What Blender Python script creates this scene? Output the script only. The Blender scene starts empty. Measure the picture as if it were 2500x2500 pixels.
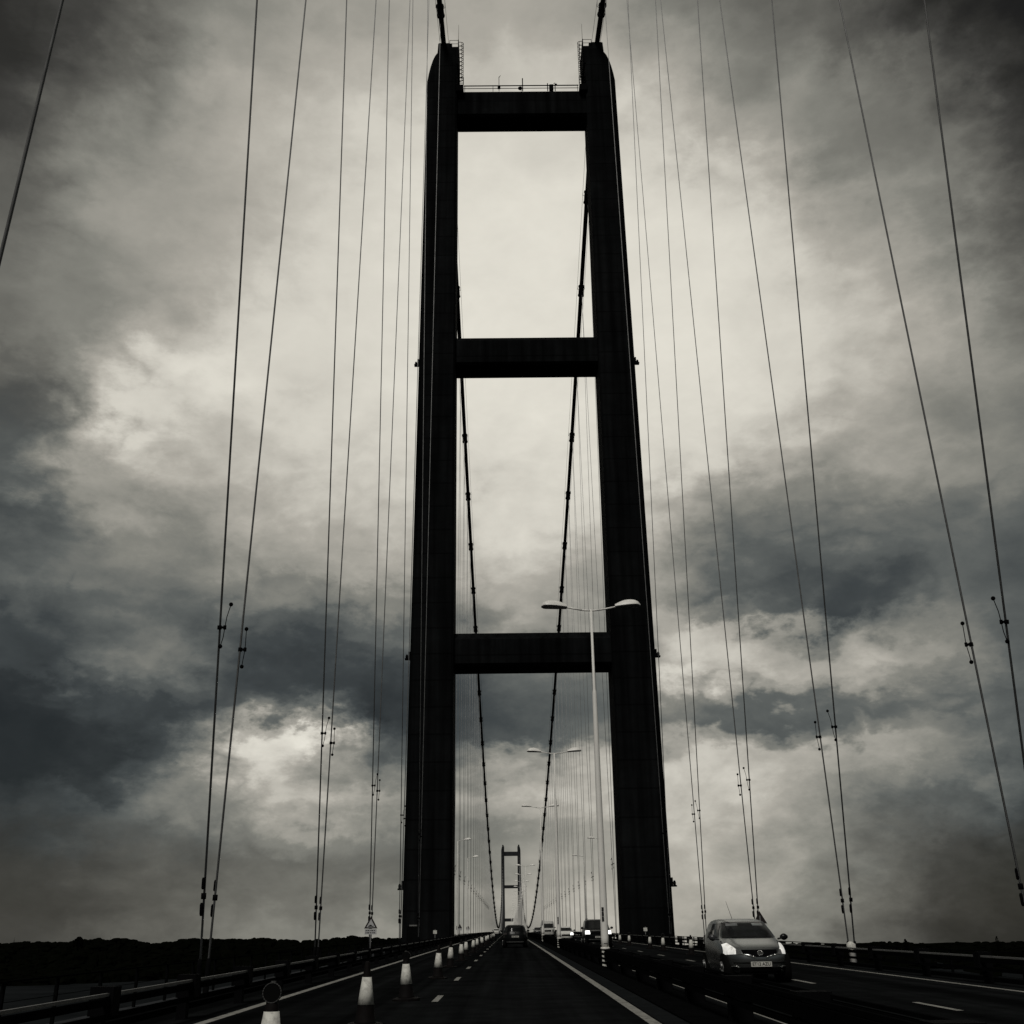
import bpy, math, random
from mathutils import Vector, Matrix

random.seed(7)
SC = bpy.context.scene
COL = SC.collection
R = math.radians

# ------------------------------------------------------------------ camera
CAM = Vector((-2.828, -113.488, 0.352))
cam_d = bpy.data.cameras.new('camera')
cam = bpy.data.objects.new('camera', cam_d)
COL.objects.link(cam)
pitch, yaw, roll = R(22.246), R(0.399), R(-0.735)
fwd = Vector((math.sin(yaw) * math.cos(pitch), math.cos(yaw) * math.cos(pitch), math.sin(pitch)))
rgt = Vector((math.cos(yaw), -math.sin(yaw), 0))
upv = rgt.cross(fwd)
r2 = math.cos(roll) * rgt + math.sin(roll) * upv
u2 = -math.sin(roll) * rgt + math.cos(roll) * upv
cam.matrix_world = Matrix(((r2.x, u2.x, -fwd.x, CAM.x), (r2.y, u2.y, -fwd.y, CAM.y),
                           (r2.z, u2.z, -fwd.z, CAM.z), (0, 0, 0, 1)))
cam_d.sensor_width = 36.0
cam_d.lens = 36.0 * 2545.6 / 2500.0
cam_d.clip_start = 0.1
cam_d.clip_end = 40000
SC.camera = cam

# ------------------------------------------------------------------ light, view
SC.view_settings.view_transform = 'Standard'
SC.view_settings.look = 'None'
SC.view_settings.exposure = 0
SC.view_settings.gamma = 1
SUN_AZ, SUN_EL = R(-163), R(46)       # behind the camera to the left, through a thin place in the cloud
sd = bpy.data.lights.new('sun', 'SUN')
sd.energy = 1.5
sd.angle = R(18)
sd.color = (1.0, 0.97, 0.9)
sun = bpy.data.objects.new('sun', sd)
COL.objects.link(sun)
sdir = Vector((math.sin(SUN_AZ) * math.cos(SUN_EL), math.cos(SUN_AZ) * math.cos(SUN_EL), math.sin(SUN_EL)))
sun.rotation_euler = sdir.to_track_quat('Z', 'Y').to_euler()
sun.location = (-60, 20, 90)

# cloud cover: brightness of the overcast, lens vignette painted into its edges, by elevation (rows) and azimuth -45..45 (columns)
ELS = [0, 2, 3.5, 5, 6, 7, 8, 9, 10, 10.8, 11.6, 12.4, 13.2, 14, 15, 16, 17.5, 19, 20.5, 22, 24.5, 26, 27.5, 29, 31, 33, 36, 39, 42, 45, 48]
CLOUD = [
  [58, 58, 58, 58, 58, 58, 65, 78, 91, 104, 111, 116, 122, 128, 135, 143, 148, 149, 149, 145, 131, 112, 92, 72, 53, 44, 38, 38, 38, 38, 38, 38] ,
  [56, 56, 56, 56, 56, 56, 63, 74, 84, 93, 96, 97, 105, 114, 124, 136, 144, 148, 150, 150, 140, 119, 98, 78, 58, 47, 38, 38, 38, 38, 38, 38] ,
  [53, 53, 53, 53, 53, 53, 62, 73, 76, 88, 91, 90, 94, 102, 114, 126, 136, 141, 147, 152, 146, 126, 106, 85, 64, 51, 39, 40, 40, 40, 40, 41] ,
  [52, 52, 52, 52, 52, 52, 64, 77, 79, 101, 113, 111, 102, 100, 109, 120, 129, 135, 144, 154, 153, 135, 116, 96, 76, 61, 46, 46, 47, 48, 49, 50] ,
  [51, 52, 52, 52, 52, 52, 66, 80, 93, 113, 138, 140, 124, 116, 126, 139, 148, 152, 157, 162, 160, 143, 125, 106, 87, 70, 53, 52, 54, 55, 57, 59] ,
  [40, 42, 43, 45, 46, 47, 61, 76, 99, 125, 162, 163, 140, 128, 138, 154, 163, 164, 166, 170, 168, 152, 136, 120, 103, 85, 64, 61, 63, 65, 66, 67] ,
  [36, 36, 36, 36, 37, 38, 45, 56, 86, 136, 184, 144, 116, 99, 115, 135, 150, 156, 165, 176, 175, 163, 150, 136, 121, 99, 74, 68, 69, 70, 71, 71] ,
  [36, 36, 36, 36, 36, 37, 40, 49, 80, 145, 202, 152, 93, 72, 91, 111, 127, 137, 154, 173, 174, 164, 153, 140, 125, 104, 79, 71, 72, 72, 71, 70] ,
  [38, 38, 37, 37, 36, 37, 40, 49, 76, 138, 205, 211, 80, 54, 62, 68, 78, 92, 121, 144, 135, 117, 105, 101, 104, 95, 77, 71, 70, 70, 71, 72] ,
  [40, 39, 39, 38, 38, 39, 45, 51, 65, 105, 159, 128, 53, 49, 56, 65, 75, 88, 94, 102, 88, 79, 81, 85, 88, 82, 75, 71, 71, 72, 73, 74] ,
  [50, 45, 41, 40, 39, 43, 53, 58, 60, 71, 97, 77, 50, 48, 57, 67, 78, 89, 102, 116, 94, 83, 88, 95, 98, 93, 81, 72, 73, 74, 75, 75] ,
  [55, 55, 53, 49, 45, 49, 64, 73, 72, 62, 68, 55, 50, 49, 58, 70, 81, 92, 106, 155, 132, 126, 132, 132, 120, 106, 88, 75, 75, 75, 76, 77] ,
  [58, 56, 56, 55, 55, 63, 81, 91, 85, 60, 56, 52, 52, 52, 61, 73, 84, 95, 109, 183, 161, 153, 153, 148, 136, 119, 93, 76, 76, 77, 77, 78] ,
  [63, 60, 58, 56, 56, 65, 88, 102, 96, 63, 58, 54, 56, 58, 67, 79, 91, 104, 117, 164, 170, 165, 156, 139, 127, 121, 95, 77, 77, 78, 78, 78] ,
  [79, 73, 67, 61, 60, 66, 82, 94, 91, 70, 66, 63, 66, 70, 80, 94, 105, 114, 123, 165, 167, 151, 126, 101, 100, 109, 89, 78, 78, 78, 78, 78] ,
  [85, 88, 82, 77, 72, 74, 79, 83, 85, 81, 79, 78, 83, 87, 100, 114, 125, 126, 127, 153, 119, 93, 70, 59, 74, 98, 86, 78, 78, 78, 79, 80] ,
  [74, 77, 80, 83, 85, 97, 98, 95, 100, 107, 109, 112, 116, 121, 130, 142, 147, 141, 134, 129, 90, 75, 67, 62, 68, 88, 84, 79, 80, 80, 81, 82] ,
  [72, 69, 70, 73, 76, 94, 107, 106, 114, 129, 137, 143, 147, 150, 154, 158, 158, 151, 144, 122, 98, 84, 80, 76, 80, 91, 87, 82, 82, 85, 89, 95] ,
  [81, 78, 75, 72, 70, 94, 118, 114, 123, 139, 148, 155, 157, 159, 165, 170, 172, 166, 161, 140, 117, 102, 97, 93, 95, 96, 96, 92, 93, 98, 103, 105] ,
  [76, 79, 82, 81, 81, 126, 138, 128, 136, 150, 159, 166, 167, 168, 175, 183, 186, 182, 178, 158, 138, 124, 119, 113, 115, 118, 115, 108, 105, 105, 105, 105] ,
  [76, 73, 71, 72, 80, 125, 172, 158, 162, 170, 175, 179, 182, 185, 191, 197, 201, 201, 201, 194, 187, 180, 164, 148, 143, 137, 125, 113, 105, 105, 105, 105] ,
  [88, 81, 77, 75, 79, 113, 190, 173, 167, 174, 181, 186, 190, 194, 200, 205, 209, 209, 209, 204, 200, 193, 178, 164, 153, 140, 127, 115, 105, 104, 102, 99] ,
  [102, 95, 89, 84, 98, 135, 180, 190, 182, 181, 186, 193, 198, 203, 208, 213, 216, 215, 214, 211, 208, 204, 190, 177, 163, 147, 131, 118, 101, 99, 97, 94] ,
  [102, 104, 103, 97, 107, 133, 166, 202, 210, 199, 195, 197, 204, 210, 214, 217, 220, 219, 218, 216, 212, 208, 197, 186, 172, 155, 139, 121, 97, 94, 89, 84] ,
  [97, 99, 100, 102, 112, 121, 140, 166, 182, 192, 198, 203, 209, 216, 219, 221, 222, 222, 221, 219, 216, 213, 203, 193, 181, 166, 147, 120, 92, 82, 77, 72] ,
  [91, 93, 95, 97, 112, 125, 137, 151, 166, 182, 198, 209, 214, 220, 221, 223, 224, 223, 222, 221, 218, 214, 203, 189, 173, 155, 138, 113, 85, 70, 65, 61] ,
  [75, 81, 85, 92, 113, 133, 140, 147, 158, 171, 185, 197, 208, 217, 220, 222, 223, 222, 220, 218, 212, 207, 192, 172, 150, 136, 122, 103, 77, 55, 52, 48] ,
  [54, 57, 60, 78, 102, 124, 138, 149, 158, 167, 177, 189, 201, 213, 216, 218, 220, 218, 216, 211, 202, 192, 174, 148, 121, 110, 106, 96, 72, 46, 40, 36] ,
  [42, 45, 48, 65, 84, 104, 126, 146, 157, 165, 174, 181, 189, 196, 199, 201, 201, 198, 194, 188, 174, 158, 141, 132, 126, 112, 94, 74, 54, 36, 26, 24] ,
  [42, 42, 45, 56, 67, 87, 108, 128, 139, 149, 158, 163, 167, 171, 172, 173, 173, 170, 166, 160, 145, 130, 115, 106, 96, 82, 63, 45, 36, 30, 24, 24] ,
  [42, 42, 50, 60, 71, 88, 104, 117, 126, 134, 141, 143, 147, 150, 151, 152, 152, 148, 143, 138, 125, 112, 99, 91, 83, 75, 63, 50, 39, 33, 27, 24] ,
]

ELS += [58, 75, 90]
CLOUD += [[70] * 32, [120] * 32, [135] * 32]

W = bpy.data.worlds.new('World')
SC.world = W
W.use_nodes = True
nt = W.node_tree
for n in list(nt.nodes):
    nt.nodes.remove(n)
N, LK = nt.nodes, nt.links


def math_node(op, a, b=None, c=None):
    n = N.new('ShaderNodeMath')
    n.operation = op
    for i, v in enumerate((a, b, c)):
        if v is None:
            continue
        if isinstance(v, (int, float)):
            n.inputs[i].default_value = v
        else:
            LK.new(v, n.inputs[i])
    return n.outputs[0]


tc = N.new('ShaderNodeTexCoord')
gen = tc.outputs['Generated']
sx = N.new('ShaderNodeSeparateXYZ')
LK.new(gen, sx.inputs[0])
# cloud-layer coordinates: the layer recedes to the horizon
zc = math_node('ADD', math_node('MAXIMUM', sx.outputs[2], 0.0), 0.35)
lx = math_node('DIVIDE', sx.outputs[0], zc)
ly = math_node('DIVIDE', sx.outputs[1], zc)
cv = N.new('ShaderNodeCombineXYZ')
LK.new(lx, cv.inputs[0]); LK.new(ly, cv.inputs[1]); LK.new(math_node('MULTIPLY', sx.outputs[2], 3.0), cv.inputs[2])


def fbm(vec, scale, detail, rough, dist=0.0, off=(0, 0, 0)):
    mp = N.new('ShaderNodeMapping')
    mp.inputs['Location'].default_value = off
    LK.new(vec, mp.inputs['Vector'])
    n = N.new('ShaderNodeTexNoise')
    n.inputs['Scale'].default_value = scale
    n.inputs['Detail'].default_value = detail
    n.inputs['Roughness'].default_value = rough
    n.inputs['Distortion'].default_value = dist
    LK.new(mp.outputs[0], n.inputs['Vector'])
    return n


dv = N.new('ShaderNodeVectorMath')
dv.operation = 'MULTIPLY'
dv.inputs[1].default_value = (1.0, 1.0, 1.7)       # clouds lie flatter than they are wide
LK.new(gen, dv.inputs[0])
dirv = dv.outputs[0]
wn = fbm(dirv, 11.0, 10, 0.68, 0.2)
ws = N.new('ShaderNodeSeparateColor')
LK.new(wn.outputs['Color'], ws.inputs[0])
bn = fbm(dirv, 10.0, 6, 0.55, 0.0, (2.0, 7.0, 5.0))
bs = N.new('ShaderNodeSeparateColor')
LK.new(bn.outputs['Color'], bs.inputs[0])


def billow(v):
    # folded noise: rounded lumps with creased edges
    return math_node('ABSOLUTE', math_node('MULTIPLY', math_node('SUBTRACT', v, 0.5), 2.0))


az = math_node('MULTIPLY', math_node('ARCTAN2', sx.outputs[0], sx.outputs[1]), 180 / math.pi)
el = math_node('MULTIPLY', math_node('ARCSINE', sx.outputs[2]), 180 / math.pi)
az = math_node('ADD', az, math_node('MULTIPLY', math_node('SUBTRACT', ws.outputs[0], 0.5), 6.0))
az = math_node('ADD', az, math_node('MULTIPLY', math_node('SUBTRACT', billow(bs.outputs[0]), 0.24), 6.0))
elw = math_node('ADD', math_node('MULTIPLY', math_node('SUBTRACT', ws.outputs[1], 0.5), 3.5),
                math_node('MULTIPLY', math_node('SUBTRACT', billow(bs.outputs[1]), 0.24), 4.5))
el0 = el
el = math_node('ADD', math_node('ADD', el, elw), 0.7)
u = math_node('DIVIDE', math_node('ADD', az, 37.5), 75.0)
acc = None
for i, e in enumerate(ELS):
    cr = N.new('ShaderNodeValToRGB')
    cr.color_ramp.interpolation = 'B_SPLINE' if False else 'CARDINAL'
    els_ = cr.color_ramp.elements
    row = CLOUD[i]
    for k in range(32):
        if k < 2:
            eln = els_[k]
            eln.position = k / 31
        else:
            eln = els_.new(k / 31)
        v = row[k] / 255
        eln.color = (v, v, v, 1)
    LK.new(u, cr.inputs[0])
    if acc is None:
        acc = cr.outputs[0]
    else:
        mr = N.new('ShaderNodeMapRange')
        mr.interpolation_type = 'SMOOTHSTEP'
        mr.inputs['From Min'].default_value = ELS[i - 1]
        mr.inputs['From Max'].default_value = e
        LK.new(el, mr.inputs['Value'])
        mx = N.new('ShaderNodeMix')
        mx.data_type = 'FLOAT'
        LK.new(mr.outputs[0], mx.inputs[0])
        LK.new(acc, mx.inputs[2]); LK.new(cr.outputs[0], mx.inputs[3])
        acc = mx.outputs[0]
# broken detail inside the cloud, finer wisps at the edges
d1 = fbm(dirv, 9.0, 9, 0.6, 0.5, (3.1, 1.7, 0))
d2 = fbm(dirv, 16.0, 7, 0.62, 0.6, (9.0, 4.0, 2.0))
det = math_node('ADD', math_node('MULTIPLY', math_node('SUBTRACT', d1.outputs[0], 0.5), 0.42),
                math_node('MULTIPLY', math_node('SUBTRACT', d2.outputs[0], 0.5), 0.27))
det = math_node('ADD', det, math_node('MULTIPLY', math_node('SUBTRACT', billow(bs.outputs[2]), 0.24), -0.30))
hi = N.new('ShaderNodeMapRange')
hi.interpolation_type = 'SMOOTHSTEP'
hi.inputs['From Min'].default_value = 20
hi.inputs['From Max'].default_value = 32
hi.inputs['To Min'].default_value = 0.95
hi.inputs['To Max'].default_value = 0.42
LK.new(el0, hi.inputs['Value'])
val = math_node('MULTIPLY', acc, math_node('ADD', 1.03, math_node('MULTIPLY', det, hi.outputs[0])))
val = math_node('ADD', math_node('MULTIPLY', val, 1.06), -0.02)      # a little more contrast
# soft shoulder so that the brightest cloud does not clip
val = math_node('SUBTRACT', val, math_node('MULTIPLY', math_node('MAXIMUM', math_node('SUBTRACT', val, 0.80), 0.0), 0.50))
val = math_node('MINIMUM', math_node('MAXIMUM', val, 0.08), 0.93)


def lin(c):
    c = c / 255
    return c / 12.92 if c <= 0.04045 else ((c + 0.055) / 1.055) ** 2.4




def tone(stops):
    cc = N.new('ShaderNodeValToRGB')
    ee = cc.color_ramp.elements
    for i, (pv, c) in enumerate(stops):
        if i < 2:
            q = ee[i]; q.position = pv / 255
        else:
            q = ee.new(pv / 255)
        q.color = (lin(c[0]), lin(c[1]), lin(c[2]), 1)
    LK.new(val, cc.inputs[0])
    return cc.outputs[0]


TOP = [(130, (131, 130, 122)), (170, (172, 168, 158)), (200, (204, 200, 189)), (224, (226, 222, 210)), (255, (250, 246, 235))]
cool = tone([(0, (0, 0, 0)), (30, (27, 30, 30)), (45, (43, 46, 46)), (65, (62, 66, 66)), (95, (93, 96, 93))] + TOP)
warm = tone([(0, (0, 0, 0)), (30, (31, 30, 27)), (45, (46, 45, 41)), (65, (66, 65, 61)), (95, (96, 95, 89))] + TOP)


def sstep(v, a, b):
    mr = N.new('ShaderNodeMapRange')
    mr.interpolation_type = 'SMOOTHSTEP'
    mr.inputs['From Min'].default_value = a
    mr.inputs['From Max'].default_value = b
    LK.new(v, mr.inputs['Value'])
    return mr.outputs[0]


band = math_node('MULTIPLY', sstep(el, 3, 7), math_node('SUBTRACT', 1.0, sstep(el, 22, 29)))
cmix = N.new('ShaderNodeMix')
cmix.data_type = 'RGBA'
LK.new(band, cmix.inputs[0]); LK.new(warm, cmix.inputs[6]); LK.new(cool, cmix.inputs[7])
sc10 = N.new('ShaderNodeVectorMath')
sc10.operation = 'SCALE'
sc10.inputs['Scale'].default_value = 10.0
LK.new(cmix.outputs[2], sc10.inputs[0])
nish = N.new('ShaderNodeTexSky')
nish.sky_type = 'NISHITA'
nish.sun_disc = False
nish.sun_elevation = SUN_EL
nish.sun_rotation = SUN_AZ
smix = N.new('ShaderNodeMix')
smix.data_type = 'RGBA'
smix.inputs[0].default_value = 0.985        # the overcast leaves almost none of the clear sky
LK.new(nish.outputs[0], smix.inputs[6]); LK.new(sc10.outputs[0], smix.inputs[7])
bg = N.new('ShaderNodeBackground')
bg.inputs['Strength'].default_value = 0.1
LK.new(smix.outputs[2], bg.inputs['Color'])
wo = N.new('ShaderNodeOutputWorld')
LK.new(bg.outputs[0], wo.inputs['Surface'])
W.cycles.sampling_method = 'MANUAL'
W.cycles.sample_map_resolution = 512

# ------------------------------------------------------------------ materials


def mat(name, col, rough=0.6, metal=0.0, spec=0.5, var=0.25, scale=3.0, bump=0.0, bscale=40.0, emit=0.0, wear=None, trans=0.0):
    m = bpy.data.materials.new(name)
    m.use_nodes = True
    t = m.node_tree
    b = t.nodes['Principled BSDF']
    b.inputs['Roughness'].default_value = rough
    b.inputs['Metallic'].default_value = metal
    b.inputs['Specular IOR Level'].default_value = spec
    tcn = t.nodes.new('ShaderNodeTexCoord')
    nz = t.nodes.new('ShaderNodeTexNoise')
    nz.inputs['Scale'].default_value = scale
    nz.inputs['Detail'].default_value = 6
    nz.inputs['Roughness'].default_value = 0.65
    t.links.new(tcn.outputs['Object'], nz.inputs['Vector'])
    rp = t.nodes.new('ShaderNodeValToRGB')
    a, c = rp.color_ramp.elements
    a.position, c.position = 0.3, 0.7
    a.color = [x * (1 - var) for x in col] + [1]
    c.color = [min(1, x * (1 + var)) for x in col] + [1]
    t.links.new(nz.outputs['Fac'], rp.inputs[0])
    src = rp.outputs[0]
    if wear:
        wcol, wscale, lo, hi = wear
        nw = t.nodes.new('ShaderNodeTexNoise')
        nw.inputs['Scale'].default_value = wscale
        nw.inputs['Detail'].default_value = 8
        nw.inputs['Roughness'].default_value = 0.7
        t.links.new(tcn.outputs['Object'], nw.inputs['Vector'])
        rw = t.nodes.new('ShaderNodeValToRGB')
        rw.color_ramp.elements[0].position = lo
        rw.color_ramp.elements[1].position = hi
        t.links.new(nw.outputs['Fac'], rw.inputs[0])
        mxn = t.nodes.new('ShaderNodeMix')
        mxn.data_type = 'RGBA'
        t.links.new(rw.outputs[0], mxn.inputs[0])
        t.links.new(src, mxn.inputs[6])
        mxn.inputs[7].default_value = list(wcol) + [1]
        src = mxn.outputs[2]
    t.links.new(src, b.inputs['Base Color'])
    if bump:
        nb = t.nodes.new('ShaderNodeTexNoise')
        nb.inputs['Scale'].default_value = bscale
        nb.inputs['Detail'].default_value = 5
        t.links.new(tcn.outputs['Object'], nb.inputs['Vector'])
        bp = t.nodes.new('ShaderNodeBump')
        bp.inputs['Strength'].default_value = bump
        t.links.new(nb.outputs['Fac'], bp.inputs['Height'])
        t.links.new(bp.outputs[0], b.inputs['Normal'])
    if emit:
        t.links.new(src, b.inputs['Emission Color'])
        b.inputs['Emission Strength'].default_value = emit
    if trans:
        b.inputs['Transmission Weight'].default_value = trans
        b.inputs['IOR'].default_value = 1.2
    return m


M = {}
M['concrete'] = mat('concrete toned as shaded', (0.0052, 0.0056, 0.0060), 0.9, spec=0.02, var=0.35, scale=0.35, bump=0.15, bscale=3,  # tower shade put into the base colour, far darker than real concrete
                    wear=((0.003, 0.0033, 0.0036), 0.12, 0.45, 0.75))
_t = M['concrete'].node_tree
_tc = _t.nodes.new('ShaderNodeTexCoord')
_mp = _t.nodes.new('ShaderNodeMapping')
_mp.inputs['Scale'].default_value = (1.0, 1.0, 0.035)
_t.links.new(_tc.outputs['Object'], _mp.inputs['Vector'])
_nz = _t.nodes.new('ShaderNodeTexNoise')
_nz.inputs['Scale'].default_value = 1.4
_nz.inputs['Detail'].default_value = 6
_t.links.new(_mp.outputs[0], _nz.inputs['Vector'])
_sp = _t.nodes.new('ShaderNodeSeparateXYZ')
_t.links.new(_tc.outputs['Object'], _sp.inputs[0])
_fr = _t.nodes.new('ShaderNodeMath'); _fr.operation = 'MODULO'; _fr.inputs[1].default_value = 2.9
_t.links.new(_sp.outputs[2], _fr.inputs[0])
_lt = _t.nodes.new('ShaderNodeMath'); _lt.operation = 'GREATER_THAN'; _lt.inputs[1].default_value = 0.16
_t.links.new(_fr.outputs[0], _lt.inputs[0])
_jm = _t.nodes.new('ShaderNodeMapRange'); _jm.inputs['To Min'].default_value = 0.55
_t.links.new(_lt.outputs[0], _jm.inputs['Value'])
_sm = _t.nodes.new('ShaderNodeMapRange')
_sm.inputs['From Min'].default_value = 0.3; _sm.inputs['From Max'].default_value = 0.7
_sm.inputs['To Min'].default_value = 0.5; _sm.inputs['To Max'].default_value = 1.7
_t.links.new(_nz.outputs['Fac'], _sm.inputs['Value'])
_mm = _t.nodes.new('ShaderNodeMath'); _mm.operation = 'MULTIPLY'
_t.links.new(_jm.outputs[0], _mm.inputs[0]); _t.links.new(_sm.outputs[0], _mm.inputs[1])
_ml = _t.nodes.new('ShaderNodeVectorMath'); _ml.operation = 'SCALE'
_pb = _t.nodes['Principled BSDF']
_t.links.new(_pb.inputs['Base Color'].links[0].from_socket, _ml.inputs[0])
_t.links.new(_mm.outputs[0], _ml.inputs['Scale'])
_t.links.new(_ml.outputs[0], _pb.inputs['Base Color'])
M['lit_concrete'] = mat('concrete toned as lit', (0.027, 0.029, 0.031), 0.85, spec=0.05, var=0.25, scale=0.3)  # lighter copy of the tower concrete: light on the far faces put into colour
M['asphalt'] = road = mat('damp dark asphalt', (0.0080, 0.0086, 0.0090), 1.0, spec=0.0, var=0.3, scale=1.2, bump=0.3, bscale=90,
                   wear=((0.0045, 0.0048, 0.005), 0.5, 0.45, 0.7))
# wheel tracks, seams and patches run along the carriageway
_t = road.node_tree
_tc = _t.nodes.new('ShaderNodeTexCoord')
_mp = _t.nodes.new('ShaderNodeMapping')
_mp.inputs['Scale'].default_value = (1.1, 0.012, 1.0)
_t.links.new(_tc.outputs['Object'], _mp.inputs['Vector'])
_nz = _t.nodes.new('ShaderNodeTexNoise')
_nz.inputs['Scale'].default_value = 1.6
_nz.inputs['Detail'].default_value = 5
_t.links.new(_mp.outputs[0], _nz.inputs['Vector'])
_rp = _t.nodes.new('ShaderNodeMapRange')
_rp.inputs['From Min'].default_value = 0.35
_rp.inputs['From Max'].default_value = 0.65
_rp.inputs['To Min'].default_value = 0.55
_rp.inputs['To Max'].default_value = 1.45
_t.links.new(_nz.outputs['Fac'], _rp.inputs['Value'])
_ml = _t.nodes.new('ShaderNodeVectorMath')
_ml.operation = 'SCALE'
_pb = _t.nodes['Principled BSDF']
_src = _pb.inputs['Base Color'].links[0].from_socket
_t.links.new(_src, _ml.inputs[0])
_t.links.new(_rp.outputs[0], _ml.inputs['Scale'])
_t.links.new(_ml.outputs[0], _pb.inputs['Base Color'])
M['median'] = mat('median surfacing', (0.004, 0.0042, 0.0044), 1.0, spec=0.0, var=0.3, scale=2.5, bump=0.2, bscale=60)
M['walkway'] = mat('grey footway surfacing', (0.040, 0.042, 0.045), 1.0, spec=0.0, var=0.3, scale=1.5)
M['line'] = mat('worn white road paint', (0.25, 0.245, 0.225), 0.8, spec=0.1, var=0.2, scale=4,
                wear=((0.02, 0.02, 0.02), 5.0, 0.52, 0.70))
M['girder'] = mat('painted steel girder', (0.03, 0.032, 0.034), 0.6, var=0.2)
M['cable'] = mat('dark painted cable', (0.004, 0.0043, 0.0046), 0.7, spec=0.05, var=0.2, scale=2)
M['rope'] = mat('galvanised wire rope', (0.34, 0.34, 0.34), 0.55, metal=0.0, spec=0.3, var=0.3, scale=1.2)
M['black_steel'] = mat('black painted steel', (0.003, 0.003, 0.0034), 0.85, spec=0.03, var=0.2)
M['galv'] = mat('galvanised metal and beam top tone', (0.15, 0.15, 0.145), 0.6, spec=0.15, var=0.2, scale=5,
                wear=((0.10, 0.10, 0.10), 3.0, 0.55, 0.75))
M['dark_steel'] = mat('dark weathered steel', (0.004, 0.0042, 0.0044), 0.9, spec=0.0, var=0.3, scale=4)
M['lamp_white'] = mat('white painted column', (0.86, 0.84, 0.80), 0.4, spec=0.4, var=0.06, scale=1.0,
                      wear=((0.55, 0.53, 0.50), 0.8, 0.55, 0.8))
M['lens'] = mat('lamp lens', (0.03, 0.03, 0.03), 0.25, spec=0.5)
M['cone_dark'] = mat('dark cone plastic', (0.006, 0.005, 0.005), 0.7, spec=0.06, var=0.25, scale=8)
M['cone_white'] = mat('white reflective sleeve', (0.66, 0.65, 0.60), 0.55, spec=0.3, var=0.12, scale=10,
                      wear=((0.22, 0.21, 0.20), 9.0, 0.50, 0.78))
M['tyre'] = mat('tyre rubber', (0.004, 0.004, 0.004), 0.9, spec=0.05)
M['shoulder'] = mat('grey shoulder surfacing', (0.0125, 0.0137, 0.0145), 1.0, spec=0.0, var=0.3, scale=3)
M['rubber_grey'] = mat('grey plastic ring', (0.05, 0.05, 0.05), 0.6, spec=0.2)
M['rim'] = mat('alloy rim', (0.30, 0.30, 0.30), 0.35, metal=0.7)
M['silver'] = mat('silver car paint', (0.26, 0.27, 0.27), 0.25, metal=0.9, spec=0.5, var=0.04, scale=6)
M['black_paint'] = mat('black car paint', (0.005, 0.0055, 0.006), 0.3, spec=0.22, var=0.1)
M['grey_paint'] = mat('dark grey car paint', (0.03, 0.031, 0.033), 0.3, spec=0.5, var=0.1)
M['white_paint'] = mat('white car paint', (0.62, 0.61, 0.58), 0.3, spec=0.5, var=0.05)
M['cabin'] = mat('dark cabin interior', (0.012, 0.013, 0.014), 0.8, spec=0.1, var=0.4, scale=6)
M['glass'] = mat('tinted car glass', (0.006, 0.0065, 0.007), 0.08, spec=0.4, var=0.1)
M['screen'] = mat('clear windscreen', (0.85, 0.87, 0.87), 0.02, spec=0.5, var=0.02, trans=1.0)
M['headlight'] = mat('lit headlamp', (0.75, 0.73, 0.69), 0.2, emit=0.55, var=0.35, scale=7)
M['headlight_hot'] = mat('bright lit headlamp', (1.0, 0.98, 0.94), 0.3, emit=2.0, var=0.02)
M['lamp_glass'] = mat('unlit lamp glass', (0.12, 0.12, 0.12), 0.15, spec=0.6)
M['tail'] = mat('dark tail lamp', (0.05, 0.04, 0.04), 0.2, spec=0.6)
M['chrome'] = mat('chrome trim', (0.65, 0.65, 0.63), 0.2, metal=0.9, var=0.05)
M['plate'] = mat('number plate', (0.55, 0.54, 0.50), 0.5, var=0.05)
M['ink'] = mat('black lettering', (0.006, 0.006, 0.006), 0.7)
M['visor'] = mat('sun visor', (0.30, 0.30, 0.30), 0.8)
M['sign_white'] = mat('sign face white', (0.42, 0.42, 0.42), 0.5, var=0.06)
M['sign_border'] = mat('dark red sign border', (0.010, 0.006, 0.006), 0.5)
M['sign_back'] = mat('grey sign back', (0.10, 0.10, 0.10), 0.6)
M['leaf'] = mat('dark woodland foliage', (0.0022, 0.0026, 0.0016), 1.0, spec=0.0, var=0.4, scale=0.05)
M['trunk'] = mat('dark bark', (0.004, 0.003, 0.003), 0.9, spec=0.0)
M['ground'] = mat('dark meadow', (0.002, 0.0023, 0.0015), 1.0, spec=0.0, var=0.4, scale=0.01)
# brown estuary water, ruffled by wind
wm = mat('estuary water', (0.012, 0.0135, 0.0145), 0.6, spec=0.0, var=0.35, scale=0.02, bump=1.0, bscale=0.35)
M['water'] = wm

# ------------------------------------------------------------------ mesh helpers


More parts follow.
